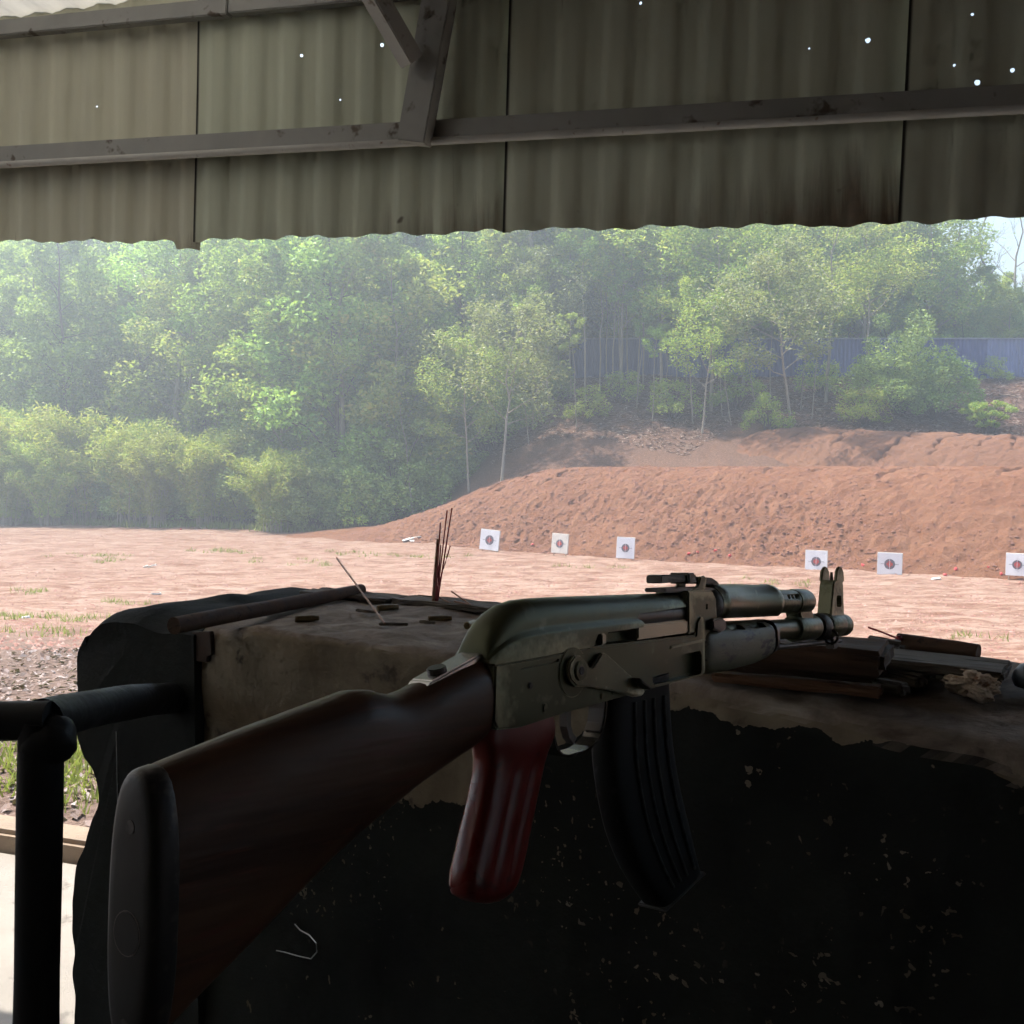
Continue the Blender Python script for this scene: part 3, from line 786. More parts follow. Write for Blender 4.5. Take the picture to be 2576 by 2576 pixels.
# rear tang on the wrist with its screw
tang = obj('tang', prism_me('tang', [(x * mm, z * mm) for x, z in [(182, -17.5), (186, -14.2), (231, -0.6), (240, 0.5), (240, -6), (231, -5)]], -0.0085, 0.0085, 0.0012), M['tangsteel'], rifle)
disc('screw', (0.199, 0, -0.0095), (-0.29, 0, 1), 0.0058, 0.004, M['steel_dark'], tang)

# receiver with its milled recess
rec_prof = [(233, -7), (254, -6), (337, -1), (492, 2), (494, 12), (499, 17), (504, 17), (508, 12), (508, -30), (430, -34.5), (361, -39), (307, -42.5), (258, -47), (236, -46), (232, -40)]
rec = prism_me('receiver', [(x * mm, z * mm) for x, z in rec_prof], -0.0165, 0.0165, 0.0014)
cut = prism_me('c', [(x * mm, z * mm) for x, z in [(424, -15.5), (498, -10.5), (501, -13), (501, -27.5), (498, -29.5), (424, -32.5), (421.5, -30), (421.5, -18)]], -0.03, -0.0088, 0.0010)
cut2 = prism_me('c', [(x * mm, z * mm) for x, z in [(330, -9), (345, 4), (420, 6), (490, 8), (490, -3), (420, -6)]], -0.0125, 0.0125)
cut3 = prism_me('c', [(x * mm, z * mm) for x, z in [(258, -9.5), (300, -7), (300, -9), (258, -11.5)]], -0.03, -0.0152)
receiver = obj('receiver', boolean(rec, [cut, cut2, cut3]), M['steel'], rifle)
obj('magazine_guide', prism_me('magazine_guide', [(x * mm, z * mm) for x, z in [(448, -7), (506, -3.6), (506, -1.5), (449, -5)]], -0.0180, -0.0162, 0.0006), M['steel'], receiver)
for x, z, r in [(284, -44, 3), (352, -35, 2.6), (268, -22, 2.2), (366, -33.5, 2.4)]:
    disc('rivet', (x * mm, -0.0168, (z + 7 if z < -40 else z) * mm), (0, 1, 0), r * mm, 0.0016, M['steel_dark'] if z == -22 else M['steel'], receiver)

# dust cover
def cov(x, zb, zt, hw):
    r = []
    h = zt - zb
    pts = [(hw, zb), (hw, zb + 0.36 * h), (hw - 0.4, zb + 0.42 * h), (hw - 2.0, zb + 0.47 * h), (hw - 2.3, zb + 0.53 * h)]
    for t in np.linspace(0.12, math.pi / 2, 9):
        pts.append(((hw - 2.3) * math.cos(t) ** 0.72, zb + 0.53 * h + 0.47 * h * math.sin(t) ** 0.95))
    full = pts + [(-a, b) for a, b in pts[::-1]]
    seen = []
    for p in full:
        if not seen or abs(p[0] - seen[-1][0]) + abs(p[1] - seen[-1][1]) > 0.05: seen.append(p)
    return [(x * mm, a * mm, b * mm) for a, b in seen]
ck = [(231, -6.5, -1.5, 13.5), (233, -6.8, 4, 14.5), (238, -6.8, 12, 15.5), (244, -6.6, 18.5, 16), (251, -6.3, 23.5, 16.3), (260, -6, 27.6, 16.5), (273, -5.2, 30.4, 16.5), (290, -4.2, 31.5, 16.5), (321, -2.2, 32.3, 16.5), (380, 0.3, 33.2, 16.3), (430, 1.2, 34, 16.2), (481, 2.2, 34.8, 16.0)]
cover = loft_me('dust_cover', [cov(*s) for s in ck])
c1 = prism_me('c', [(x * mm, z * mm) for x, z in [(336, -9), (347, 7.2), (409, 10.2), (411, 13), (404, 16.5), (408, 20), (490, 24.5), (490, -9)]], -0.04, -0.004)
dc = obj('dust_cover', boolean(cover, [c1]), M['steel'], rifle)
# bolt carrier seen in the port
obj('bolt_carrier', prism_me('bolt_carrier', [(x * mm, z * mm) for x, z in [(405, 1), (405, 11.5), (492, 14.5), (493, 4)]], -0.0140, 0.010, 0.0012), M['steel_bright'], rifle)
obj('piston_sleeve', tube_me('piston_sleeve', [(0.380, -0.001, 0.0165), (0.486, -0.001, 0.0185)], 0.0108, 18), M['steel_dark'], rifle)
obj('firing_pin_retainer', box_me('firing_pin_retainer', 0.006, 0.006, 0.008, 0.001), M['steel_bright'], rifle, (0.362, -0.009, 0.003))
# selector lever
sel = obj('selector_lever', prism_me('selector_lever', [(x * mm, z * mm) for x, z in [(306, -10), (312, -5.5), (320, -6), (330, -14.2), (334, -14), (345, -5.2), (350, -5.6), (399, -31), (403, -35), (400, -38), (388, -38), (358, -31.5), (330, -27), (314, -25.5), (307, -21), (304.5, -15)]], -0.0212, -0.0176, 0.0009), M['lever'], rifle)
obj('thumb_tab', prism_me('thumb_tab', [(x * mm, z * mm) for x, z in [(383, -24), (398, -31.5), (399, -33.5), (384, -26.5)]], -0.029, -0.0205, 0.0008), M['steel_dark'], sel)
disc('pivot', (0.3175, -0.0213, -0.0155), (0, 1, 0), 0.0068, 0.0022, M['steel'], sel)
disc('pivot_hole', (0.3175, -0.0225, -0.0155), (0, 1, 0), 0.0032, 0.0010, M['steel_dark'], sel)
disc('dished_boss', (0.3155, -0.0167, -0.0165), (0, 1, 0), 0.0165, 0.0010, M['steel'], receiver, 32)

# pistol grip
gk = [(-41, 229, 308, 15.0, 0), (-51, 229, 311, 15.5, 0), (-56, 229, 311, 15.5, 0), (-60, 231, 308, 15.6, 0), (-66, 232, 303, 15.2, 0.3), (-74, 231, 299, 14.6, 1), (-90, 226, 293, 14.4, 1), (-110, 218, 285.5, 14.6, 1), (-128, 211.5, 278.5, 15, 1), (-136, 210.5, 275, 15, .6), (-142, 213, 271, 14.6, 0.1), (-147, 221, 266, 12.5, 0), (-149, 230, 260, 9, 0)]
gk = np.array(gk); grings = []
for z in list(np.linspace(-41, -140, 36)) + [-142, -144, -146, -148, -149.3]:
    a_, b__, hw, gr = [float(np.interp(-z, -gk[:, 0], gk[:, i])) for i in range(1, 5)]
    a_ += 9; hw *= 0.93
    c, h = (a_ + b__) / 2, (b__ - a_) / 2; ring = []
    tilt = 0.10
    for k in range(110):
        t = 2 * math.pi * k / 110; ct, sn_ = math.cos(t), math.sin(t)
        x = c + h * abs(ct) ** (2 / 2.8) * (1 if ct > 0 else -1); y = hw * abs(sn_) ** (2 / 2.8) * (1 if sn_ > 0 else -1)
        u = (x - a_) / (b__ - a_)
        for g0, gw in ((0.34, 0.055), (0.62, 0.06)):
            y -= math.copysign(1.7 * gr * math.exp(-((u - g0) / gw) ** 2), y)
        ring.append((x * mm, y * mm, (z + 0 * tilt) * mm))
    grings.append(ring)
obj('pistol_grip', loft_me('pistol_grip', grings[::-1]), M['bakelite'], rifle)

# trigger guard, trigger, magazine catch
def strap(name, path, wid, th, mat, parent):
    path = [Vector((x * mm, 0, z * mm)) for x, z in path]; rings = []
    for i, p in enumerate(path):
        t = (path[min(i + 1, len(path) - 1)] - path[max(i - 1, 0)]).normalized(); nrm = Vector((-t.z, 0, t.x))
        rings.append([p + nrm * th / 2 + Vector((0, wid / 2, 0)), p + nrm * th / 2 - Vector((0, wid / 2, 0)), p - nrm * th / 2 - Vector((0, wid / 2, 0)), p - nrm * th / 2 + Vector((0, wid / 2, 0))])
    return obj(name, loft_me(name, rings, True, False), mat, parent)
strap('trigger_guard', [(306, -46), (309, -58), (313, -67), (319, -71.5), (326, -73), (346, -72.4), (354, -70.6), (364, -66), (370, -59), (373, -50), (374, -36)], 0.0140, 0.0018, M['guardsteel'], rifle)
strap('trigger', [(334, -38), (332, -46), (332, -54), (335, -61), (340, -65)], 0.006, 0.005, M['steel_dark'], rifle)
strap('magazine_catch', [(372, -36), (373, -46), (371, -56), (367, -62)], 0.012, 0.0045, M['steel_dark'], rifle)

# magazine: curved, ribbed
mk = [((378, -32), (463, -26)), ((377, -55), (465, -55)), ((376.5, -80), (470, -84)), ((383, -108), (478.5, -110)), ((395, -138), (489, -133)), ((415, -166), (500, -156)), ((436, -187), (508, -174)), ((451, -200), (514, -186))]
mk = np.array(mk, float); tt = np.linspace(0, len(mk) - 1, 40); mr_ = []
for t in tt:
    A_ = [np.interp(t, range(len(mk)), mk[:, 0, i]) for i in (0, 1)]; B_ = [np.interp(t, range(len(mk)), mk[:, 1, i]) for i in (0, 1)]
    mr_.append((np.array(A_), np.array(B_)))
mags = np.array([np.concatenate(q) for q in mr_]); ms = mags.copy()
for it in range(4):
    ms[1:-1] = (ms[:-2] + 2 * ms[1:-1] + ms[2:]) / 4
mring = []
for q in ms:
    A_, B_ = q[:2], q[2:]; ring = []
    for k in range(28):
        t = 2 * math.pi * k / 28; ct, sn_ = math.cos(t), math.sin(t)
        u = 0.5 + 0.5 * abs(ct) ** (2 / 5.0) * (1 if ct > 0 else -1); y = 12.0 * abs(sn_) ** (2 / 5.0) * (1 if sn_ > 0 else -1)
        p = A_ + (B_ - A_) * u; ring.append((p[0] * mm, y * mm, p[1] * mm))
    mring.append(ring)
mag = obj('magazine', loft_me('magazine', mring[::-1]), M['black'], rifle)
for u in (0.30, 0.46, 0.62, 0.80):
    path = [((q[0] + (q[2] - q[0]) * u) * mm, -0.0122, (q[1] + (q[3] - q[1]) * u) * mm) for q in ms[3:36:2]]
    obj('rib', tube_me('rib', path, [0.0016] * len(path), 8), M['black'], mag)
A_, B_ = ms[-1][:2], ms[-1][2:]
dv = (B_ - A_) / np.linalg.norm(B_ - A_); nv_ = np.array([dv[1], -dv[0]])
fpq = [A_ - dv * 0.8, B_ + dv * 0.8, B_ + dv * 0.8 + nv_ * 3, A_ - dv * 0.8 + nv_ * 3]
obj('floor_plate', prism_me('floor_plate', [(p[0] * mm, p[1] * mm) for p in fpq], -0.0126, 0.0126, 0.001), M['black'], mag)

# rear sight block and leaf
rsb = boolean(prism_me('rear_sight_block', [(x * mm, z * mm) for x, z in [(482, 3), (482, 36.5), (524, 37), (531, 30), (533, 14), (531, -6), (509, -8), (508, 3)]], -0.0150, 0.0150, 0.0012),
              [prism_me('c', [(x * mm, z * mm) for x, z in [(512, 22), (515, 22), (515, 26), (512, 26)]], -0.03, -0.0135)])
rsbo = obj('rear_sight_block', rsb, M['steel'], rifle)
obj('sight_base', prism_me('sight_base', [(x * mm, z * mm) for x, z in [(455, 35.2), (455, 38.5), (505, 40), (540, 39), (540, 36)]], -0.0095, 0.0095, 0.0008), M['steel_dark'], rsbo)
leaf = obj('sight_leaf', prism_me('sight_leaf', [(x * mm, z * mm) for x, z in [(453, 42), (453, 48), (458, 49), (500, 48.5), (540, 47.5), (552, 44), (556, 39), (550, 37.5), (540, 42), (480, 43.5)]], -0.0068, 0.0068, 0.0008), M['steel_dark'], rifle)
obj('slider', box_me('slider', 0.013, 0.019, 0.009, 0.0015), M['steel_dark'], leaf, (0.500, 0, 0.0465))
obj('cam_wing', prism_me('cam_wing', [(x * mm, z * mm) for x, z in [(494, 36.5), (520, 37), (523, 47), (519, 49), (512, 48), (508, 41)]], -0.0105, -0.0076, 0.0008), M['steel'], leaf)
obj('cam_wing', prism_me('cam_wing', [(x * mm, z * mm) for x, z in [(494, 36.5), (520, 37), (523, 47), (519, 49), (512, 48), (508, 41)]], 0.0076, 0.0105, 0.0008), M['steel'], leaf)

# handguards, gas tube, gas block, barrel
def ring_x(x, r, zc, n=28, sq=1.0, hwk=1.0):
    return [(x * mm, r * hwk * math.cos(2 * math.pi * k / n) * mm, (zc + r * sq * math.sin(2 * math.pi * k / n)) * mm) for k in range(n)]
uh = [ring_x(x, r, 26, 30, 0.92, 1.02) for x, r in [(541, 13), (541.5, 16.5), (548, 18), (552, 18.6), (554, 17.6), (600, 18.0), (655, 17.5), (657, 18.3), (664, 18.3), (667, 16.8), (668, 12)]]
upper = boolean(loft_me('upper_handguard', uh), [prism_me('c', [(0.53, 0.0), (0.68, 0.0), (0.68, 0.0135), (0.53, 0.0135)], -0.03, 0.03)])
uho = obj('upper_handguard', upper, M['lever'], rifle)
obj('ferrule', loft_me('ferrule', [ring_x(x, r, 24, 24) for x, r in [(531, 10), (531.2, 14), (536, 16.5), (541, 16.8), (542, 12)]]), M['steel_dark'], rifle)
obj('gas_tube_lever', prism_me('gas_tube_lever', [(x * mm, z * mm) for x, z in [(514, 6), (514, 13), (530, 15), (538, 12), (538, 5), (528, 3)]], -0.0205, -0.0160, 0.001), M['steel_dark'], rifle)
lk = [(509, 4, -29, 15), (511, 7, -31, 17.5), (520, 8, -32, 19), (560, 8, -31, 20.5), (610, 8.5, -28, 20.5), (640, 9, -24, 19), (648, 8, -20, 17), (650, 5, -16, 14)]
lh = smooth_sections(lk, 3); 
low = loft_me('lower_handguard', [sect(*s, 30, 3.2) for s in lh])
lg = boolean(low, [prism_me('c', [(x * mm, z * mm) for x, z in [(555, 6.5), (556, 3.5), (582, 3.5), (584, 7), (600, 7), (602, 4), (628, 4.5), (630, 12), (555, 12)]], -0.03, 0.03)])
obj('lower_handguard', lg, M['guardwood'], rifle)
obj('handguard_cap', loft_me('handguard_cap', [sect(x, zt, zb_, hw, 26, 3) for x, zt, zb_, hw in [(649, 9, -21, 16), (650, 10.5, -22.5, 18), (656, 10.5, -21, 17.5), (657, 9, -19, 15)]]), M['steel_dark'], rifle)
gt = boolean(loft_me('gas_tube', [ring_x(x, r, 26.5, 24) for x, r in [(664, 9), (665, 11), (668, 11.4), (728, 11), (730, 9)]]),
             [tube_me('c', [(x * mm, -0.02, z * mm), (x * mm, 0.02, z * mm)], 0.0021, 10) for x, z in ((694, 31.0), (703, 31.0), (712, 31.0))])
obj('gas_tube', gt, M['steel'], rifle)
obj('piston', tube_me('piston', [(0.55, 0, 0.0265), (0.735, 0, 0.0265)], 0.0065, 14), M['black'], rifle)
gb = obj('gas_block', loft_me('gas_block', [ring_x(x, r, 26, 26) for x, r in [(726, 9.5), (726.5, 12), (730, 12.6), (756, 12.6), (761, 11.6), (764, 9), (765, 5)]]), M['steel'], rifle)
obj('neck', prism_me('neck', [(x * mm, z * mm) for x, z in [(729, 22), (728, 14), (733, 6), (772, 6), (764, 14), (760, 22)]], -0.0078, 0.0078, 0.0025), M['steel'], gb)
obj('barrel_band', loft_me('barrel_band', [ring_x(x, r, 0, 26) for x, r in [(726, 8), (726.5, 12), (730, 13), (778, 12.6), (781, 11.5), (781.5, 8)]]), M['steel'], gb)
obj('barrel', tube_me('barrel', [(0.50, 0, 0), (0.66, 0, 0), (0.664, 0, 0), (0.80, 0, 0), (0.868, 0, 0)], [0.0105, 0.0105, 0.0096, 0.0092, 0.0085], 24), M['steel'], rifle)
obj('muzzle_nut', loft_me('muzzle_nut', [ring_x(x, r, 0, 24) for x, r in [(852, 8), (852.5, 11.2), (856, 12), (868, 12), (870.5, 10.8), (871, 5)]]), M['steel'], rifle)
obj('muzzle_bore', tube_me('muzzle_bore', [(0.8705, 0, 0), (0.8716, 0, 0)], 0.0045, 14), M['black'], rifle)
obj('collar', loft_me('collar', [ring_x(x, r, 0, 24) for x, r in [(786, 8), (786.5, 12.5), (790, 13.8), (802, 13.8), (806, 12.6), (806.5, 8)]]), M['steel_dark'], rifle)
fsb = obj('front_sight_base', loft_me('front_sight_base', [ring_x(x, r, 1, 26) for x, r in [(810, 8), (810.5, 12), (813, 13), (848, 13), (851, 12), (851.5, 8)]]), M['steel'], rifle)
tower = boolean(prism_me('sight_tower', [(x * mm, z * mm) for x, z in [(812, 8), (821, 43), (824, 48), (848, 48), (850, 43), (852, 8)]], -0.0078, 0.0078, 0.0014),
                [prism_me('c', [(x * mm, z * mm) for x, z in [(829, 20), (842, 20), (843.5, 22), (843, 30), (841, 32), (831, 32), (829, 30)]], -0.03, 0.03, 0.0008)])
obj('sight_tower', tower, M['steel'], fsb)
for s in (-1, 1):
    er = [(824, 46), (828, 58), (834, 62.5), (841, 62.5), (847, 57), (849, 46)]
    ym = s * 0.0078
    obj('sight_ear', prism_me('sight_ear', [(x * mm, z * mm) for x, z in er], ym - 0.0017, ym + 0.0017, 0.0012), M['steel'], fsb)
obj('sight_post', tube_me('sight_post', [(0.836, 0, 0.046), (0.836, 0, 0.0565)], [0.0022, 0.0013], 10), M['steel_dark'], fsb)
obj('lug', prism_me('lug', [(x * mm, z * mm) for x, z in [(826, -10), (828, -24), (840, -24), (842, -10)]], -0.0045, 0.0045, 0.001), M['steel_dark'], fsb)
obj('cleaning_rod', tube_me('cleaning_rod', [(0.65, 0, -0.0165), (0.858, 0, -0.0165)], 0.0026, 10), M['steel_dark'], rifle)
obj('sling_loop', tube_me('sling_loop', [(0.800, -0.012 - 0.007 * math.sin(t), -0.010 + 0.007 * math.cos(t)) for t in np.linspace(0, math.pi * 1.7, 12)], 0.0014, 8), M['steel_dark'], rifle)

# ------------------------------------------------------------------ odds and ends on the wall
M['greywood'] = pmat('weathered_grey_wood', (0.0975, 0.0788, 0.0638), (0.1800, 0.1537, 0.1275), 14, 0.85, 0, 0.6, 0.002, 50, (0.25, 3, 3), 0.2, c3=(0.0450, 0.0338, 0.0263), wear=0.58)
M['brownwood'] = pmat('brown_wood', (0.0510, 0.0270, 0.0168), (0.0960, 0.0510, 0.0300), 12, 0.75, 0, 0.5, 0.002, 50, (0.25, 3, 3), 0.25, c3=(0.0240, 0.0150, 0.0108), wear=0.60)
M['redwood'] = pmat('reddish_plank_wood', (0.13, 0.062, 0.036), (0.21, 0.105, 0.06), 12, 0.7, 0, 0.4, 0.002, 50, (0.25, 3, 3), 0.25, c3=(0.09, 0.04, 0.025), wear=0.60)
M['redstick'] = pmat('red_dyed_bamboo', (0.22, 0.018, 0.025), (0.33, 0.035, 0.04), 40, 0.6, 0, 0.2, 0.0005)
M['tanstick'] = pmat('bare_bamboo_stick', (0.24, 0.12, 0.075), (0.34, 0.19, 0.12), 40, 0.6, 0, 0.2, 0.0005)
M['brass'] = pmat('tarnished_brass', (0.11, 0.072, 0.032), (0.19, 0.13, 0.06), 40, 0.42, 0.8, 0.1, 0.0004, c3=(0.12, 0.08, 0.04), wear=0.6)
M['paper'] = pmat('crumpled_tissue', (0.52, 0.40, 0.31), (0.70, 0.60, 0.50), 30, 0.9, 0, 0.5, 0.002, 60, c3=(0.38, 0.22, 0.14), wear=0.57)
M['bluegrey'] = pmat('blue_grey_plastic', (0.16, 0.19, 0.24), (0.24, 0.27, 0.33), 12, 0.4, 0, 0.1, 0.0005)
M['wire'] = pmat('bare_wire', (0.35, 0.35, 0.34), (0.5, 0.5, 0.49), 60, 0.35, 0.8, 0.1, 0.0002)

def wall_obj(name, me, mat, P, yaw=0.0, pitch=0.0, roll=0.0):
    o = obj(name, me, mat, None, P)
    o.rotation_euler = (roll, pitch, -TH + yaw); return o
def board(name, px, py, ztop, L, D, T, mat, yaw, label, cat, group=None, pitch=0.0, roll=0.0, bev=0.003, jit=0.0012):
    """a board whose top centre shows at px, py and lies at world height ztop"""
    P = on_z(px, py, ztop); P[2] -= T / 2
    o = wall_obj(name, box_me(name, L, D, T, bev, 2, jit, 3), mat, P, yaw, pitch, roll)
    return tag(o, label, cat, group)
G = 'scrap wood packed under the muzzle'
zt = EYE - 0.1905
board('wood_block', 1996, 1606, zt, 0.205, 0.098, 0.026, M['brownwood'], 0.20, 'thick dark wood block directly under the front sight', 'wood block', G, bev=0.006)
board('board', 2190, 1640, zt - 0.028, 0.30, 0.085, 0.011, M['greywood'], 0.10, 'thin grey board lying under the dark wood block', 'board', G, 0.02)
for k, (px, py, yw) in enumerate([(2240, 1655, -.42), (2205, 1676, -.38), (2165, 1694, -.42)]):
    board('slat', px, py, zt - 0.0395 - 0.001 * k, 0.13, 0.018, 0.014, M['greywood'], yw, ['grey slat end sticking out furthest right under the thin board', 'middle grey slat of the three under the thin board', 'grey slat nearest the camera of the three under the thin board'][k], 'slat', 'three grey slats', bev=0.004)
board('plank', 2000, 1706, WZ + 0.006 + 0.0095, 0.185, 0.022, 0.012, M['redwood'], 0.22, 'reddish plank at the bottom of the scrap wood stack', 'plank', G, 0.01)
board('plank', 1960, 1660, WZ + 0.0205, 0.25, 0.09, 0.018, M['brownwood'], 0.12, 'dark plank in the shade at the foot of the scrap wood stack', 'plank', G)
board('board', 2335, 1648, WZ + 0.022, 0.16, 0.035, 0.02, M['brownwood'], -0.04, 'short dark board beneath the rusty round pole', 'board', G)
board('wood_chip', 2222, 1607, WZ + 0.034, 0.05, 0.03, 0.03, M['greywood'], 0.3, 'grey wood offcut at the left end of the dark round pole', 'wood chip', None, 0.1, bev=0.006)
board('wood_chip', 2425, 1668, WZ + 0.010, 0.07, 0.03, 0.006, M['greywood'], 0.1, 'pale grey wood chip behind the crumpled tissue', 'wood chip', None, 0.06)
def rod(name, a, b, r, mat, label, cat, group=None, n=12, wob=0.0, r2=None):
    a = Vector(a); b = Vector(b); path = []
    for t in np.linspace(0, 1, 8):
        p = a.lerp(b, t) + Vector((R.uniform(-1, 1), R.uniform(-1, 1), R.uniform(-1, 1))) * wob
        path.append(p - a)
    o = obj(name, tube_me(name, path, [r + ((r2 if r2 else r) - r) * t + R.uniform(-1, 1) * wob * .5 for t in np.linspace(0, 1, 8)], n), mat, None, a)
    return tag(o, label, cat, group)
a_ = on_n(2258, 1613, 1.40); b_ = on_n(2462, 1641, 1.39)
rod('pole', a_, b_, 0.0105, M['brownwood'], 'short dark round pole sticking out right of the scrap wood', 'pole', None, 14, 0.0005)
a_ = on_z(438, 1574, WZ + 0.016); b_ = on_n(908, 1484, 1.475)
rod('pole', a_, b_, 0.0135, M['brownwood'], 'long round wooden pole laid slantwise on the end of the wall', 'pole', None, 16, 0.0006, 0.0115)
# weathered board along the back edge of the wall, split lengthwise
for k, (x0, x1, dn, dz, T) in enumerate([(790, 1010, 0.0, 0, .007), (1014, 1262, 0.006, -.002, .009)]):
    A = on_n(x0, 1500, 1.455); B = on_n(x1, 1500, 1.455)
    wa = A[0] * WV[0] + A[1] * WV[1]; wb = B[0] * WV[0] + B[1] * WV[1]
    P = WV * (wa + wb) / 2 + NV * (1.45 + dn)
    o = wall_obj('board', box_me('board', wb - wa - .004, 0.07, T, 0.004, 2, 0.0022, 5), M['greywood'], (P[0], P[1], WZ + T / 2 + .003))
    tag(o, ['weathered board on the back of the wall beside the slanting pole', 'weathered board on the back of the wall running behind the rifle'][k], 'board', 'boards along the back edge of the wall')
# incense sticks
zb = WZ + 0.028
def stick_px(name, p, q, n0, n1, r, mat, label, group=None, r2=None):
    A = on_n(*p, n0); B = on_n(*q, n1)
    return rod(name, A, B, r, mat, label, 'stick', group, 7, 0.0002, r2)
stick_px('stick', (1091, 1514), (1102, 1356), 1.452, 1.455, 0.0045, M['tanstick'], 'thick tan stick standing at the left of the incense bundle', None, 0.0030)
for k, (tx, ty, bx) in enumerate([(1108, 1315, 1096), (1125, 1284, 1098), (1137, 1278, 1101), (1130, 1322, 1100), (1109, 1370, 1099), (1133, 1373, 1103)]):
    stick_px('incense_stick', (bx, 1512 - (k == 5) * 40), (tx, ty), 1.447 + 0.003 * (k % 3), 1.45 + 0.012 * (k % 3), 0.0013, M['redstick'], 'burnt-down red incense stick standing upright on the wall', 'bundle of red incense sticks')
stick_px('stick', (968, 1568), (847, 1404), 1.20, 1.455, 0.0017, M['tanstick'], 'thin bare stick leaning over the end of the slanting pole')
stick_px('stick', (1133, 1517), (1100, 1500), 1.44, 1.46, 0.0014, M['tanstick'], 'short fallen stick right beside the incense bundle')
stick_px('stick', (1186, 1523), (1136, 1488), 1.44, 1.46, 0.0015, M['tanstick'], 'fallen stick slanting up left behind the rifle')
stick_px('stick', (1180, 1520), (1143, 1513), 1.43, 1.435, 0.0014, M['tanstick'], 'fallen stick lying almost flat behind the rifle')
stick_px('stick', (2258, 1605), (2185, 1578), 1.39, 1.41, 0.0013, M['redstick'], 'short red stick poking up above the round pole on the right')
bmk = bmesh.new(); bmesh.ops.create_icosphere(bmk, subdivisions=2, radius=0.0042)
for v in bmk.verts: v.co *= 1 + 0.7 * float(vnoise(v.co.x * 900, v.co.z * 900 + v.co.y * 300))
tag(obj('wax_knot', bm_mesh('wax_knot', bmk, True), M['redstick'], None, on_n(2262, 1606, 1.388)), 'small red knot of string on the round pole', 'knot')
# spent cases
def case_me():
    pr = [(0, 0.0), (0, 0.0045), (0.0012, 0.0056), (0.002, 0.0056), (0.0026, 0.0048), (0.0035, 0.0056), (0.030, 0.0054), (0.0335, 0.0043), (0.0385, 0.0042), (0.0386, 0.0036), (0.034, 0.0035)]
    return loft_me('spent_case', [[(x - .019, r * math.cos(2 * math.pi * k / 14) + 1e-6 * k, r * math.sin(2 * math.pi * k / 14)) for k in range(14)] for x, r in pr[1:]])
cme = case_me()
for (px, py, yw, lab) in [(772, 1556, 0.38, 'brass cartridge case lying below the slanting pole'), (1106, 1556, 0.30, 'brass cartridge case lying below the incense bundle'), (1186, 1570, 1.2, 'brass cartridge case nearest the rear of the rifle'),
                      (975, 1528, 0.5, 'dull cartridge case among the splinters by the leaning stick')]:
    P = on_z(px, py, WZ + 0.008); o = obj('cartridge_case', cme, M['brass'], None, P, (0, 0, yw)); tag(o, lab, 'cartridge case', 'spent cases on the wall top')
for (px, py, L, yw, lab) in [(925, 1535, .05, .1, 'pale splinter by the foot of the leaning stick'), (990, 1567, .045, .55, 'splinter lying towards the camera from the leaning stick'), (1075, 1562, .03, 0, 'small splinter under the incense bundle'), (1232, 1560, .03, -.5, 'small splinter against the rear of the dust cover')]:
    board('splinter', px, py, WZ + 0.009, L, 0.006, 0.004, M['greywood'], yw, lab, 'splinter', 'splinters on the wall top', bev=0.001, jit=0.0008)
# crumpled tissue
bmk = bmesh.new(); bmesh.ops.create_icosphere(bmk, subdivisions=5, radius=1)
for v in bmk.verts:
    c = v.co.copy()
    d = 1 + 0.5 * float(fbm(c.x * 1.7 + 4, c.z * 1.9 + c.y * 1.3, 4)) - 0.35 * abs(float(fbm(c.x * 3.5 + c.y * 2, c.z * 4 + 8, 3)))
    v.co = Vector((c.x * 0.030, c.y * 0.022, c.z * 0.017)) * d
P = on_z(2450, 1722, WZ + 0.012)
tag(obj('crumpled_tissue', bm_mesh('crumpled_tissue', bmk, False), M['paper'], None, P, (0, 0.1, -TH)), 'crumpled dirty paper tissue lying on the right of the wall', 'tissue')
# rounded cup at the right edge of the frame
P = on_z(2607, 1730, WZ + 0.002)
cup = loft_me('plastic_cup', [[(r * 1.0 * math.cos(t), r * 0.8 * math.sin(t), z) for t in np.linspace(0, 2 * math.pi, 24, endpoint=False)] for z, r in [(0, .018), (.002, .024), (.010, .027), (.018, .025), (.026, .018), (.029, .008), (.030, .002)]])
tag(obj('plastic_cup', cup, M['bluegrey'], None, P), 'rounded blue-grey plastic piece cut off by the right edge', 'plastic piece')
# wire hook on the wall and a thread from the rail
hk = [on_n(x, y, n) for x, y, n in [(742, 2325, 1.06), (755, 2340, 1.04), (778, 2352, 1.02), (795, 2372, 1.01), (797, 2395, 1.02), (782, 2412, 1.03), (750, 2405, 1.05), (715, 2395, 1.07), (680, 2388, 1.088)]]
o = obj('wire_hook', tube_me('wire_hook', [Vector(p) - Vector(hk[-1]) for p in hk], 0.0009, 8), M['wire'], None, hk[-1]); tag(o, 'thin bent wire hook on the wall below the rifle stock', 'wire')
A = on_n(292, 1840, 1.04); B = on_n(292, 2600, 1.04)
o = obj('thread', tube_me('thread', [(0, 0, 0), (0.001, 0, -0.2), (0, 0, B[2] - A[2])], 0.0006, 6), M['wire'], None, A); tag(o, 'thin pale thread hanging from the railing beside the butt', 'thread')

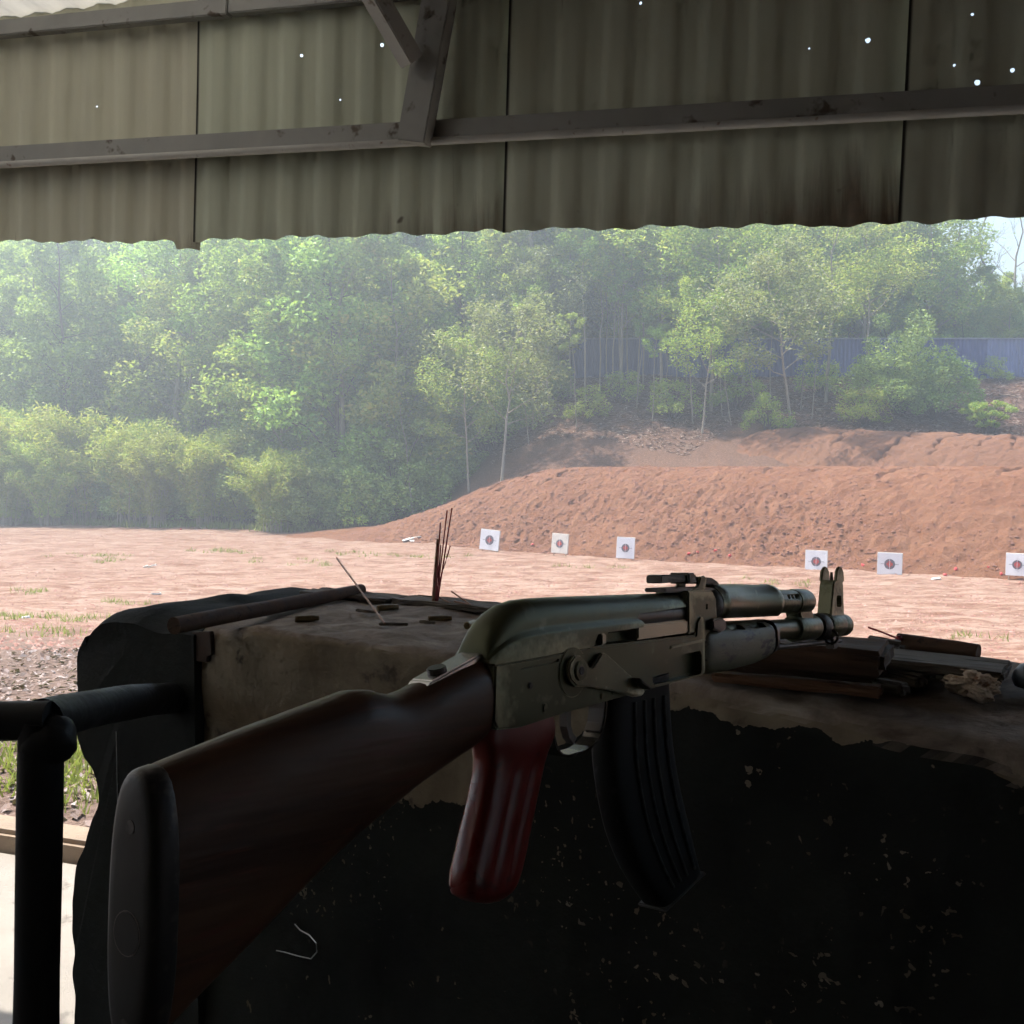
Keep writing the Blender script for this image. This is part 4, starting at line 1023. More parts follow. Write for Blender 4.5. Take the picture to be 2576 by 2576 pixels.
# ------------------------------------------------------------------ targets
M['paperwhite'] = pmat('target_paper', (0.74, 0.75, 0.78), (0.80, 0.81, 0.84), 3, 0.85, 0, 0.2, 0.004, 8)
M['foam'] = pmat('target_backing', (0.58, 0.55, 0.50), (0.70, 0.66, 0.60), 5, 0.9, 0, 0.2, 0.003)
M['ringgrey'] = pmat('target_grey_ring', (0.13, 0.12, 0.145), (0.19, 0.175, 0.20), 30, 0.8, 0, 0)
M['ringred'] = pmat('target_red_centre', (0.50, 0.06, 0.05), (0.60, 0.10, 0.08), 30, 0.8, 0, 0)
M['stake'] = pmat('target_stake', (0.36, 0.27, 0.19), (0.48, 0.38, 0.28), 10, 0.9, 0, 0.3)
def make_target(px, yb, px0, px1, yt, tilt, label, back=0.06):
    n = 26.75
    P = on_n(px, yb, n); 
    if yb == 1437: P = on_n(px, yb, 27.25)
    zg = float(surf(P[0], P[1])); P[2] = min(P[2], zg + 0.10)
    sc = math.hypot(P[0], P[1]) * math.cos(math.atan2(P[0], P[1]))
    Wd = (px1 - px0) / FPX * sc / math.cos(TH - math.atan2(P[0], P[1])) * 0.98
    Hh = (yb - yt) / FPX * sc
    Wd = min(Wd, Hh * 1.12)
    t = empty('shooting_target', P, -TH * 0.9); t.rotation_euler = (-back + R.uniform(-.05, .03), tilt, -TH * 0.85 + R.uniform(-.10, .10))
    tag(t, label, 'target', 'paper targets along the foot of the berm')
    b = obj('backing_board', box_me('backing_board', Wd, 0.035, Hh, 0.004, 1, 0.002, 2), M['foam'], t, (0, 0.02, Hh / 2))
    me = box_me('paper', Wd * 0.97, 0.004, Hh * 0.97, 0.0, 2, 0.0016, 5)
    obj('paper', me, M['foam' if 'yellowed' in label else 'paperwhite'], t, (0, -0.004, Hh / 2 - .004))
    cz = Hh * 0.49
    d = disc('bullseye', (0, -0.009, cz), (0, 1, 0), Wd * 0.215, 0.004, M['ringgrey'], t, 40, 0)
    for k in range(4):
        a = k * math.pi / 2
        obj('red_mark', prism_me('red_mark', [(-.03, -.034), (.03, -.034), (.036, .03), (-.036, .03)], -.0015, .0015), M['ringred'], t, (0.042 * math.cos(a) * Wd / .6, -0.0128, cz + 0.042 * math.sin(a) * Wd / .6), (0, -a + math.pi / 2, 0))
    for (sx, sz) in ((0.010, Hh * 0.80), (Wd * 0.72, 0.010)):
        obj('cross_line', box_me('cross_line', sx, 0.002, sz), M['paperwhite' if sz > sx else 'ringgrey'], t, (0, -0.0150 if sz > sx else -.0075, cz))
    for s in (-1, 1):
        obj('stake', box_me('stake', 0.03, 0.03, Hh * 0.8 + 0.35, 0.003, 1), M['stake'], t, (s * Wd * 0.36, 0.058, (Hh * 0.8 - 0.35) / 2))
    return t
make_target(1229, 1384, 1206, 1252, 1332, 0.07, 'white paper target furthest left, leaning to the right')
make_target(1406, 1392, 1385, 1427, 1342, 0.03, 'yellowed paper target second from the left')
make_target(1572, 1405, 1551, 1594, 1351, 0.02, 'white paper target behind the incense sticks, third from the left')
make_target(2052, 1440, 2026, 2079, 1384, 0.01, 'white paper target just left of the front sight')
make_target(2237, 1447, 2208, 2267, 1390, 0.02, 'white paper target just right of the front sight')
make_target(2558, 1437, 2532, 2586, 1380, 0.015, 'creased white paper target cut off by the right edge of the picture')
M['redbit'] = pmat('red_plastic_bit', (0.50, 0.045, 0.05), (0.62, 0.09, 0.09), 30, 0.6, 0, 0.2)
M['whitebit'] = pmat('white_scrap', (0.72, 0.69, 0.63), (0.82, 0.79, 0.74), 10, 0.8, 0, 0.2)
def scrap_me(name, s, seed, flat=0.4):
    rr = random.Random(seed); bm = bmesh.new(); bmesh.ops.create_icosphere(bm, subdivisions=1, radius=s)
    for v in bm.verts: v.co = Vector((v.co.x * rr.uniform(.7, 1.4), v.co.y * rr.uniform(.6, 1.2), v.co.z * flat * rr.uniform(.6, 1.4)))
    return bm_mesh(name, bm)
def ground_hit(px, py):
    d = ray(px, py); t = np.arange(5, 60, 0.05)
    Q = d[None] * t[:, None] + np.array([0, 0, EYE])
    hit = np.nonzero(Q[:, 2] <= surf(Q[:, 0], Q[:, 1]))[0]
    return Q[hit[0]] if len(hit) else Q[700]
bits = [(1733, 1395, 'left of the empty gap between targets'), (1756, 1392, 'in the empty gap between targets'), (1800, 1388, 'highest in the gap between targets'), (1836, 1400, 'rightmost in the gap between targets'),
        (2171, 1425, 'between the two targets beside the front sight'), (2378, 1449, 'second of the pair right of the white scrap'), (2404, 1434, 'upright above the pair right of the white scrap'), (2488, 1430, 'left of the rightmost target'), (2519, 1447, 'directly beside the rightmost target'), (1340, 1372, 'between the two leftmost targets'), (455, 1333, 'at the edge of the bushes on the left')]
for k, (px, py, lab) in enumerate(bits):
    P = ground_hit(px, py); o = obj('red_fragment', scrap_me('red_fragment', 0.055, k, 0.9), M['redbit'], None, P + np.array([0, 0, .03]), (R.uniform(0, 3), 0, R.uniform(0, 3)))
    tag(o, 'small red plastic fragment ' + lab, 'fragment', 'red fragments on the range floor')
for k, (px, py, L, lab) in enumerate([(2355, 1459, .2, 'pale wood scrap at the foot of the berm near the right targets'), (1030, 1357, .5, 'long white board scrap left of all the targets'), (1056, 1352, .35, 'tilted white board scrap next to the long one'), (1040, 1363, .25, 'small white scrap below the two board scraps'),
                       (380, 1427, .3, 'white scrap lying on the left of the field'), (393, 1497, .2, 'white scrap nearest the end of the wall'), (65, 1557, .12, 'white pebble-like scrap near the left edge'), (366, 1428, .12, 'small white scrap left of the larger one on the field')]):
    P = ground_hit(px, py)
    o = obj('white_scrap', box_me('white_scrap', L, L * .35, .03, 0.004, 1, .01, 1), M['whitebit'], None, P + np.array([0, 0, .03]), (R.uniform(-.3, .5), R.uniform(-.5, .1), R.uniform(-.8, .8))); tag(o, lab, 'scrap', 'white scraps on the field')

# ------------------------------------------------------------------ blue fence on the hill
FY = 52.0
fence = empty('metal_fence', (20, FY, 6)); tag(fence, 'blue-grey sheet metal fence along the top of the hillside', 'fence')
blues = [pmat('blue_sheet', c, tuple(x * 1.25 for x in c), 2, 0.55, 0.1, 0.1, 0.003, 10, (1, 1, .3), 0.3, c3=tuple(x * .7 for x in c), wear=.62) for c in [(0.070, 0.088, 0.225), (0.098, 0.12, 0.27), (0.055, 0.070, 0.19), (0.15, 0.18, 0.34)]]
M['fencerail'] = pmat('fence_rail', (0.2, 0.22, 0.28), (0.26, 0.28, 0.34), 4, 0.5, 0.3, 0.1)
x = 3.0; k = 0
def ftop(px): return at_y(px, 856, FY)[2]
while x < 44:
    wd = 1.55; z1 = EYE + (HORIZON - 853) / FPX * FY; z0 = float(height(np.array([x]), np.array([FY]))[0]) - 0.5
    ns = 32; V = []
    for i in range(ns + 1):
        xx = x + wd * i / ns; yy = FY + 0.018 * (1 if (i // 2) % 2 else -1) + 0.02 * math.sin(k * 2.1)
        V += [(xx - 20, yy - FY, z0 - 6), (xx - 20, yy - FY, z1 - 6 + 0.03 * math.sin(k * 1.7))]
    q = [(2 * i, 2 * i + 2, 2 * i + 3, 2 * i + 1) for i in range(ns)]
    obj('panel', new_mesh('panel', V, q), blues[(3 if x > 22.6 and k % 3 else [0, 2, 0, 1, 2][k % 5])], fence)
    x += wd; k += 1
obj('top_rail', box_me('top_rail', 41, 0.08, 0.06, 0.01), M['fencerail'], fence, (3.5, -0.045, z1 - 6 - 0.02))
for xx in np.arange(3, 44, 3.1):
    obj('post', box_me('post', 0.08, 0.08, 3.2, 0.005), M['fencerail'], fence, (xx - 20, 0.09, z1 - 7.6))

# ------------------------------------------------------------------ vegetation
M['bark_pale'] = pmat('pale_bark', (0.24, 0.20, 0.16), (0.38, 0.33, 0.27), 6, 0.9, 0, 0.6, 0.01, 20, (3, 3, .6), 0.2)
M['bark_dark'] = pmat('dark_bark', (0.07, 0.05, 0.042), (0.14, 0.105, 0.085), 6, 0.9, 0, 0.6, 0.01, 20, (3, 3, .6), 0.2)
M['leaf_forest'] = leaf_mat('forest_leaf', [(0.1560, 0.3077, 0.0637), (0.2492, 0.4477, 0.0759), (0.3901, 0.6204, 0.1003), (0.5700, 0.7962, 0.1464)], 0.48)
M['leaf_light'] = leaf_mat('light_leaf', [(0.1855, 0.3082, 0.0581), (0.2862, 0.4367, 0.0700), (0.4207, 0.5654, 0.0931), (0.6073, 0.5951, 0.1336)], 0.50)
M['leaf_bamboo'] = leaf_mat('bamboo_leaf', [(0.215, 0.344, 0.052), (0.330, 0.485, 0.062), (0.473, 0.520, 0.077), (0.520, 0.520, 0.129)], 0.45)
M['leaf_yellow'] = leaf_mat('yellowish_leaf', [(0.271, 0.312, 0.049), (0.396, 0.416, 0.067), (0.480, 0.480, 0.100), (0.333, 0.353, 0.083)], 0.45)
M['leaf_dull'] = leaf_mat('dull_leaf', [(0.1109, 0.1599, 0.0665), (0.1700, 0.2181, 0.0825), (0.2292, 0.2617, 0.1065), (0.3104, 0.3053, 0.1464)], 0.42)
M['leaf_bush'] = leaf_mat('bush_leaf', [(0.1391, 0.2359, 0.0589), (0.2086, 0.3387, 0.0785), (0.2950, 0.4378, 0.1016), (0.4147, 0.5570, 0.1571)], 0.3)

def leaves(C, size, wid, droop=0.3, seed=0, up=0.25):
    """one rhombic, slightly folded leaf of two triangles at each centre C (n,3)"""
    g = np.random.default_rng(seed); n = len(C)
    d = g.normal(size=(n, 3)); d[:, 2] = d[:, 2] * 0.5 - droop; d /= np.linalg.norm(d, axis=1)[:, None]
    u = g.normal(size=(n, 3)); u[:, 2] += up; s = np.cross(d, u); s /= np.linalg.norm(s, axis=1)[:, None]
    nr = np.cross(s, d)
    L = (size * g.uniform(0.65, 1.3, n))[:, None]; Wd = (wid * g.uniform(0.7, 1.2, n))[:, None]
    a = C - d * L * 0.5; b = C + s * Wd * 0.5 + nr * Wd * 0.15; c = C + d * L * 0.5; e = C - s * Wd * 0.5 + nr * Wd * 0.15
    V = np.stack([a, b, c, e], 1).reshape(-1, 3); q = np.arange(4 * n).reshape(n, 4)
    return V, q

def branch_tree(seed, H, trunk_r, first, spread, nlimb, lean=0.0, crown_top=0.0, sub=3, wob=0.12, limb_len=None, twigs=False):
    """tapered trunk and limbs; returns tube meshes and the points where foliage grows"""
    g = random.Random(seed); tubes = []; tips = []
    path = []; x = y = 0.0
    for k in range(9):
        f = k / 8; path.append(Vector((lean * f * f * H + wob * g.uniform(-1, 1) * f, wob * g.uniform(-1, 1) * f, H * f)))
    tubes.append((path, [trunk_r * (1 - 0.85 * k / 8) for k in range(9)]))
    def at_(f):
        i = min(int(f * 8), 7); return path[i].lerp(path[i + 1], f * 8 - i)
    for i in range(nlimb):
        f = first + (0.97 - first) * (i + g.random() * 0.7) / nlimb
        p = at_(f); az = i * 2.4 + g.uniform(-.5, .5); prof_ = math.sin(math.pi * min(1, max(0.12, (f - first) / (1 - first) * 0.8 + 0.2))) 
        L = spread * (0.5 + 0.6 * prof_) * g.uniform(0.75, 1.2)
        up = g.uniform(0.25, 0.9); d = Vector((math.cos(az), math.sin(az), up)).normalized()
        lp = [p + d * L * t + Vector((0, 0, 0.12 * L * t * t)) + Vector((g.uniform(-1, 1), g.uniform(-1, 1), g.uniform(-1, 1))) * 0.08 * L * t for t in (0, .33, .66, 1)]
        rr = trunk_r * (1 - 0.85 * f) * 0.55
        tubes.append((lp, [rr, rr * .7, rr * .45, rr * .2])); tips.append((lp[2], L * .30)); tips.append((lp[3], L * .36))
        for j in range(sub):
            q = lp[1].lerp(lp[3], g.uniform(0.15, .95)); d2 = (d + Vector((g.uniform(-1, 1), g.uniform(-1, 1), g.uniform(-.3, .9)))).normalized(); L2 = L * g.uniform(.3, .55)
            e = q + d2 * L2; tubes.append(([q, q.lerp(e, .5) + Vector((0, 0, .04 * L2)), e], [rr * .35, rr * .22, rr * .1])); tips.append((e, L * .30))
            if twigs:
                for _ in range(3):
                    q2 = q.lerp(e, g.uniform(.4, 1)); d3 = (d2 + Vector((g.uniform(-1, 1), g.uniform(-1, 1), g.uniform(0, 1.2)))).normalized()
                    tubes.append(([q2, q2 + d3 * L2 * .6], [rr * .13, rr * .05]))
    tips.append((path[-1], spread * .35))
    return tubes, tips

def tubes_me(name, tubes, n=6):
    V = []; F = []
    for path, rad in tubes:
        rg = tube_rings(path, rad, n); b0 = len(V)
        for r in rg: V += [tuple(p) for p in r]
        for i in range(len(rg) - 1):
            for j in range(n):
                k = (j + 1) % n; F.append((b0 + i * n + j, b0 + i * n + k, b0 + (i + 1) * n + k, b0 + (i + 1) * n + j))
    return fast_quads(name, V, F, True)

def crown_me(name, tips, per, size, wid, seed, droop=0.3, flat=0.75, minr=0.3):
    g = np.random.default_rng(seed); C = []
    for p, r in tips:
        r = max(r, minr); n = int(per * g.uniform(.6, 1.4))
        v = g.normal(size=(n, 3)); v /= np.linalg.norm(v, axis=1)[:, None]
        rad = r * g.uniform(0.25, 1.0, n) ** 0.6
        v = v * rad[:, None]; v[:, 2] *= flat
        C.append(v + np.array(p)[None] + np.array([0, 0, .05]))
    V, q = leaves(np.concatenate(C), size, wid, droop, seed)
    return fast_quads(name, V, q)

PROTO = {}
def proto(key, tubes, tips, per, size, wid, seed, bark, leaf, **kw):
    PROTO[key] = (tubes_me('trunk', tubes), crown_me('crown', tips, per, size, wid, seed, **kw) if per else None, bark, leaf)
for i in range(5):
    tb, tp = branch_tree(20 + i, 14.0 + 1.6 * (i % 3), 0.15, 0.10, 2.4, 24, 0.02 * (i - 2), sub=4, wob=.35)
    proto(('tall', i), tb, tp, 88, 0.28, 0.14, 50 + i, M['bark_dark' if i % 2 else 'bark_pale'], M['leaf_forest' if i % 3 else 'leaf_light'])
for i in range(4):
    tb, tp = branch_tree(40 + i, 8.0 + i * 0.6, 0.09, 0.33, 2.7, 15, 0.03 * (i - 1.5), sub=3, wob=.22)
    proto(('young', i), tb, tp, 84, 0.22, 0.09, 70 + i, M['bark_pale'], M['leaf_light'])
for i in range(3):
    tb, tp = branch_tree(240 + i, 10.5 + .7 * i, 0.12, 0.07, 2.7, 19, 0.02 * (i - 1), sub=4, wob=.3)
    proto(('leafy', i), tb, tp, 92, 0.25, 0.12, 250 + i, M['bark_pale'], M['leaf_light'])
for i in range(3):
    tb, tp = branch_tree(45 + i, 8.0 + i * 0.8, 0.055, 0.68, 1.1, 7, 0.02 * (i - 1), sub=2, wob=.15)
    proto(('sapling', i), tb, tp, 75, 0.16, 0.06, 77 + i, M['bark_pale'], M['leaf_light' if i else 'leaf_forest'])
for i in range(3):
    tb, tp = branch_tree(60 + i, 10.5, 0.11, 0.35, 1.8, 10, 0.02, sub=5, wob=.4, twigs=True)
    proto(('bare', i), tb, tp, 5 if i == 1 else 0, 0.15, 0.06, 90 + i, M['bark_pale'], M['leaf_light'])
for i in range(2):
    tb, tp = branch_tree(40 + 3 * i, 8.2, 0.09, 0.33, 2.6, 15, 0.03, sub=3, wob=.3)
    proto(('dull', i), tb, tp, 84, 0.22, 0.09, 73 + i, M['bark_pale'], M['leaf_dull'])
for i in range(2):
    tb, tp = branch_tree(70 + i, 15.5, 0.21, 0.50, 2.6, 14, 0.03, sub=4, wob=.5)
    proto(('bole', i), tb, tp, 70, 0.26, 0.12, 95 + i, M['bark_pale'], M['leaf_forest'])
def bush_tips(seed, r, h, n):
    g = random.Random(seed); t = []
    for _ in range(n):
        a = g.uniform(0, 6.28); q = math.sqrt(g.random()) * r; zz = h * (1 - (q / r) ** 2 * 0.65) * g.uniform(.25, 1)
        t.append((Vector((q * math.cos(a), q * math.sin(a), max(.2, zz))), r * g.uniform(.16, .30)))
    return t
def bush_tubes(seed, tips):
    g = random.Random(seed)
    return [([Vector((g.uniform(-.2, .2), g.uniform(-.2, .2), -.2)), Vector((p.x * .35, p.y * .35, p.z * .55)), p], [.035, .022, .008]) for p, r in tips[::2]]
for i in range(2):
    tp = bush_tips(100 + i, 2.3, 4.3, 62); proto(('bush', i), bush_tubes(i, tp), tp, 190, 0.16, 0.065, 110 + i, M['bark_dark'], M['leaf_bush'], flat=0.9)
    tp = bush_tips(130 + i, 1.3, 2.0, 34); proto(('shrub', i), bush_tubes(i + 5, tp), tp, 80, 0.13, 0.05, 140 + i, M['bark_dark'], M['leaf_light'], flat=0.9)
def arch_tips(seed, r, h, n):
    """bamboo-like clump: canes that rise and arch over, leafy towards their ends"""
    g = random.Random(seed); tubes = []; tips = []
    for _ in range(n):
        a = g.uniform(0, 6.28); L = h * g.uniform(.6, 1.08); q = r * g.uniform(.3, 1.0); pts = []
        b = Vector((g.uniform(-.6, .6), g.uniform(-.6, .6), -.1))
        for t in (0, .25, .5, .75, 1): pts.append(b + Vector((math.cos(a) * q * t ** 2, math.sin(a) * q * t ** 2, L * (t - .28 * t ** 3))))
        tubes.append((pts, [.03, .026, .02, .012, .005]))
        for t in (0.22, .40, .55, .7, .82, .92, 1.0):
            i = min(int(t * 4), 3); tips.append((pts[i].lerp(pts[i + 1], t * 4 - i), r * (.16 + .10 * t)))
    return tubes, tips
for i in range(3):
    tb, tp = arch_tips(160 + i, 2.4, 6.0 + i * .6, 26); proto(('bamboo', i), tb, tp, 90, 0.28, 0.062, 170 + i, M['bark_pale'], M['leaf_yellow' if i == 2 else 'leaf_bamboo'], droop=.55, flat=.8, minr=.4)
def fern():
    g = random.Random(5); tp = []
    for k in range(26):
        a = g.uniform(0, 6.28); L = g.uniform(.5, 1.0)
        for t in (.3, .6, .9): tp.append((Vector((math.cos(a) * L * t, math.sin(a) * L * t, 1.3 * t * (1.15 - .5 * L) + .1)), .16))
    return tp
tp = fern(); proto(('fern', 0), bush_tubes(3, tp), tp, 60, 0.11, 0.035, 190, M['bark_dark'], M['leaf_light'], flat=.7, minr=.1)

def plant(key, x, y, s, rz, name, label, group, cat='tree', sz=None, lean=(0, 0), leaf=None):
    tm, cm, bk, lf = PROTO[key]
    e = empty(name, (x, y, float(surf(x, y)) - 0.05), rz)
    e.rotation_euler = (lean[0], lean[1], rz); e.scale = (s, s, sz if sz else s)
    tag(e, label, cat, group)
    t = obj('trunk' if cat == 'tree' else 'stems', tm, None, e)
    if not tm.materials: tm.materials.append(bk)
    if cm is not None:
        c = obj('crown' if cat == 'tree' else 'foliage', cm, None, e)
        if not cm.materials: cm.materials.append(lf)
    return e
def pxy(px, y): return ((px - 1288) / FPX * y, y)

# the forest on the left and behind the berm: filled from its edge backwards
placed = []
def scatter(n, ok, y0, y1, x0, x1, dmin, rr):
    out = []; tries = 0
    while len(out) < n and tries < n * 60:
        tries += 1; y = rr.uniform(y0, y1); x = rr.uniform(x0, x1)
        if not ok(x, y): continue
        if all((x - a) ** 2 + (y - b) ** 2 > dmin ** 2 for a, b in placed): placed.append((x, y)); out.append((x, y))
    return out
rr = random.Random(21)
zb_ = lambda x, y: ['by the tallest bamboo clump', 'by the yellow bamboo clump', 'by the rounded green bush', 'by the dark left end of the berm', 'behind the left shoulder of the berm'][int(np.digitize(1288 + FPX * x / y, [250, 560, 850, 1100]))]
edge = lambda x: float(np.interp(x, [-40, -26, -8, -3, 2], [58, 55.5, 46.5, 46.5, 49]))
inside = lambda x, y: y > edge(x) + 1.0 and -0.62 < x / y < 0.07
for k, (x, y) in enumerate(scatter(125, inside, 46, 84, -50, 5, 2.3, rr)):
    s = rr.uniform(.85, 1.15) * (1 + max(0, y - 55) * .008)
    key = ('leafy', k % 3) if (k % 4 == 0 and y < edge(x) + 8) else ('tall', k % 5)
    px = 1288 + FPX * x / y; back = y - edge(x)
    zone = ['above the tallest bamboo clump', 'above the yellow bamboo clump', 'above the rounded green bush', 'above the dark left end of the berm', 'above the left shoulder of the berm'][int(np.digitize(px, [250, 560, 850, 1100]))]
    row = ['front-row', 'mid-forest', 'far hazy'][int(np.digitize(back, [6, 15]))]
    plant(key, x, y, s, rr.uniform(0, 6.28), 'forest_tree', '%s tall leafy tree standing %s' % (row, zone), '%s forest trees %s' % (row, zone))
for k, (x, y) in enumerate(scatter(85, lambda x, y: edge(x) + .2 < y < edge(x) + 10 and x / y > -0.60 and x / y < .03, 45, 66, -40, 2, 1.35, rr)):
    plant(('bush', k % 2), x, y, rr.uniform(.6, 1.25), rr.uniform(0, 6.28), 'understorey_bush', 'dark bush at the forest foot ' + zb_(x, y), 'understorey bushes ' + zb_(x, y), 'bush')
zf_ = lambda x, y: ['at its left end', 'above the leaning yellowish tree', 'above the largest round bush', 'beside the sky gap'][int(np.digitize(1288 + FPX * x / y, [1880, 2120, 2370]))]
# the wood behind the fence
for k, (x, y) in enumerate(scatter(72, lambda x, y: 0.05 < x / y < 0.62, 54, 70, 3, 42, 2.1, rr)):
    a = x / y; key = ('leafy', k % 3) if k % 4 else ('tall', k % 5)
    s = rr.uniform(.85, 1.12) * (0.47 if a > .405 else 0.68 if a > .37 else 1.0) * (1.0 if key[0] == 'leafy' else .72)
    plant(key, x, y, s, rr.uniform(0, 6.28), 'hilltop_tree', 'leafy tree rising behind the blue fence, ' + zf_(x, y), 'trees behind the blue fence ' + zf_(x, y))
for k, (x, y) in enumerate(scatter(26, lambda x, y: 0.05 < x / y < 0.62, 54.6, 59, 3, 36, 1.6, rr)):
    plant(('bush', k % 2), x, y, rr.uniform(.7, 1.15), rr.uniform(0, 6.28), 'hilltop_bush', 'bush showing just above the blue fence, ' + zf_(x, y), 'bushes behind the blue fence ' + zf_(x, y), 'bush')
# single trees one can point to
singles = [(('young', 1), 1787, 46, 1.0, 0.4, 'leafy young tree in front of the left end of the blue fence', (0, .05)),
           (('young', 3), 1660, 47.5, .98, 2.0, 'yellow-green young tree left of the fence with crown hiding its end', (0, -.04)),
           (('dull', 0), 1262, 42.5, .82, 1.1, 'pale tree leaning right on the left shoulder of the berm', (0, .16)),
           (('young', 2), 1765, 43, .58, 3.0, 'small tree with a bent pale trunk below the fence', (0, -.10)),
           (('dull', 1), 1990, 42.5, .80, 4.0, 'yellowish tree leaning right beside the big round bush', (0, .30)),
           (('young', 2), 2075, 47, .92, 5.2, 'airy young tree between the leaning tree and the largest bush', (0, .06)),
           (('young', 0), 1865, 48.5, 1.0, 2.7, 'airy young tree right of the other young trees before the fence', (0, -.03)),
           (('young', 1), 1560, 48.8, 1.0, 5.6, 'young tree with its crown above the sapling trunks', (0, .02)),
           (('dull', 1), 1380, 47.5, 0.78, 2.6, 'bushy tree right of the pale leaning tree on the berm shoulder', (0, .02)),
           (('young', 3), 1180, 44.2, 0.62, 0.9, 'small tree left of the pale leaning tree on the berm shoulder', (0, -.08)),
           (('young', 2), 2180, 50, 0.80, 1.7, 'airy young tree rising behind the largest bush', (0, .03)),
           (('sapling', 0), 1472, 47, 0.98, 0.3, 'straight pale trunk standing alone left of the fence', (0, 0)),
           (('bole', 0), 425, 55.5, 1.02, 0.6, 'thick forked pale trunk deep in the left forest', (0, .05)),
           (('bole', 1), 690, 50.2, 0.98, 1.9, 'leaning dark trunk above the rounded bush in the forest', (0, .14)),
           (('bole', 1), 545, 54, 0.95, 3.9, 'dark upright trunk between the forked and the leaning trunk', (0, -.02)),
           (('bole', 0), 860, 48.6, 0.85, 5.0, 'pale upright trunk above the dark hollow left of the berm', (0, .03)),
           (('sapling', 2), 1040, 45.5, 0.72, 2.2, 'crooked thin tree at the dark left end of the berm', (0, .2)),
           (('bare', 0), 2000, 54.5, 1.0, 0.5, 'bare branching tree behind the fence above the leaning tree', (0, .02)),
           (('bare', 2), 1955, 53.5, 0.92, 2.5, 'bare forked tree behind the fence left of the other bare one', (0, -.05)),
           (('bare', 1), 2235, 56, 1.05, 1.5, 'pale bare-limbed tree rising right above the big round bush', (0, .05)),
           (('bare', 2), 2470, 58, 1.08, 3.1, 'leafless thin tree against the sky in the top right corner', (0, .02)),
           (('bare', 0), 2395, 57, 1.0, 4.1, 'leafless tree left of the sky gap at the right', (0, -.03)),
           (('bare', 1), 2545, 60, 1.0, 5.0, 'nearly bare tree at the right edge against the sky', (0, 0))]
for key, px, y, s, rz, lab, ln in singles:
    x, y = pxy(px, y); placed.append((x, y)); plant(key, x, y, s, rz, 'bare_tree' if key[0] == 'bare' else 'single_tree', lab, None, lean=ln)
for k, px in enumerate([1340, 1382, 1405, 1436, 1508, 1524, 1541, 1560, 1578, 1600, 1616, 1700, 1725, 1360, 1310]):
    x, y = pxy(px, [47, 49.5, 50.5, 48.5, 49, 50.5, 48, 49.8, 50.8, 49.2, 50.2, 49, 50.4, 50.5, 48][k])
    plant(('sapling', k % 3), x, y, rr.uniform(.72, .9), rr.uniform(0, 6), 'sapling', 'thin pale sapling trunk on the slope left of the fence', 'saplings on the slope left of the fence', lean=(0, rr.uniform(-.05, .05)))
for k, px in enumerate([1640, 1670, 1742, 1815, 1838, 1905, 1935, 2012, 2040, 1600, 1450, 1330]):
    x, y = pxy(px, [44.5, 46, 44.2, 45.2, 43.6, 44.6, 46.5, 45.5, 43.8, 46.5, 44.8, 45.2][k])
    plant(('sapling', k % 3), x, y, rr.uniform(.42, .62), rr.uniform(0, 6), 'slope_sapling', 'short thin sapling scattered on the littered slope below the fence', 'short saplings on the littered slope', lean=(rr.uniform(-.1, .1), rr.uniform(-.22, .22)))
for k, (key, px, y, s, lab) in enumerate([(('bush', 0), 2262, 44.5, 1.02, 'largest round bush on the right slope below the fence'), (('bush', 1), 2350, 43.5, 0.72, 'round bush against the right side of the largest bush'), (('shrub', 0), 2170, 42.5, 0.85, 'shrub at the left foot of the largest bush'),
        (('fern', 0), 2482, 41.0, 1.05, 'small feathery fern-like shrub alone on the litter slope'), (('shrub', 1), 1930, 42, 0.75, 'low shrub left of the leaning yellowish tree'), (('shrub', 0), 1690, 45, 0.95, 'shrub below the young trees left of the fence'), (('shrub', 1), 1850, 46, 1.0, 'shrub under the left part of the blue fence'),
        (('shrub', 0), 2060, 48, 0.9, 'shrub in the gap behind the leaning tree'), (('shrub', 1), 2500, 51, 0.6, 'small shrub growing up the fence at the right'), (('shrub', 0), 1560, 47.5, .8, 'shrub among the sapling trunks'), (('shrub', 1), 1480, 45.2, .75, 'shrub at the foot of the straight pale trunk')]):
    x, y = pxy(px, y); plant(key, x, y, s, k * 1.3, 'bush' if key[0] == 'bush' else 'shrub', lab, None, 'bush')
for k, (i, px, y, s, lab) in enumerate([(0, 40, 55.0, 1.12, 'bamboo clump at the left edge, tallest of the row'), (1, 215, 54.0, 1.0, 'pale green bamboo clump second from the left edge'), (2, 395, 51.0, 0.72, 'yellow bamboo clump low in front of the row'), (0, 330, 52.5, .98, 'bamboo clump behind the yellow one'),
        (1, 520, 50.5, .82, 'bamboo clump right of the yellow one'), (0, 690, 47.5, .70, 'bamboo clump beside the rounded bush'), (2, -60, 54, .9, 'yellowish bamboo clump cut off by the left edge'), (1, 120, 52.6, .72, 'low bamboo clump in front of the tallest one'), (0, 600, 51.5, .75, 'bamboo clump in the shade near the forest trunk'), (1, 20, 52.8, .6, 'brownish low bamboo clump at the left edge of the field')]):
    x, y = pxy(px, y - 2.4); plant(('bamboo', i), x, y, s * 1.05, k * .9, 'bamboo_clump', lab, None, 'bamboo')
x, y = pxy(772, 46.0); plant(('bush', 1), x, y, .84, .4, 'bush', 'rounded green bush at the right end of the left thicket', None, 'bush')
x, y = pxy(905, 45.0); plant(('shrub', 0), x, y, .9, .4, 'shrub', 'low shrub in the dark hollow left of the berm', None, 'bush')

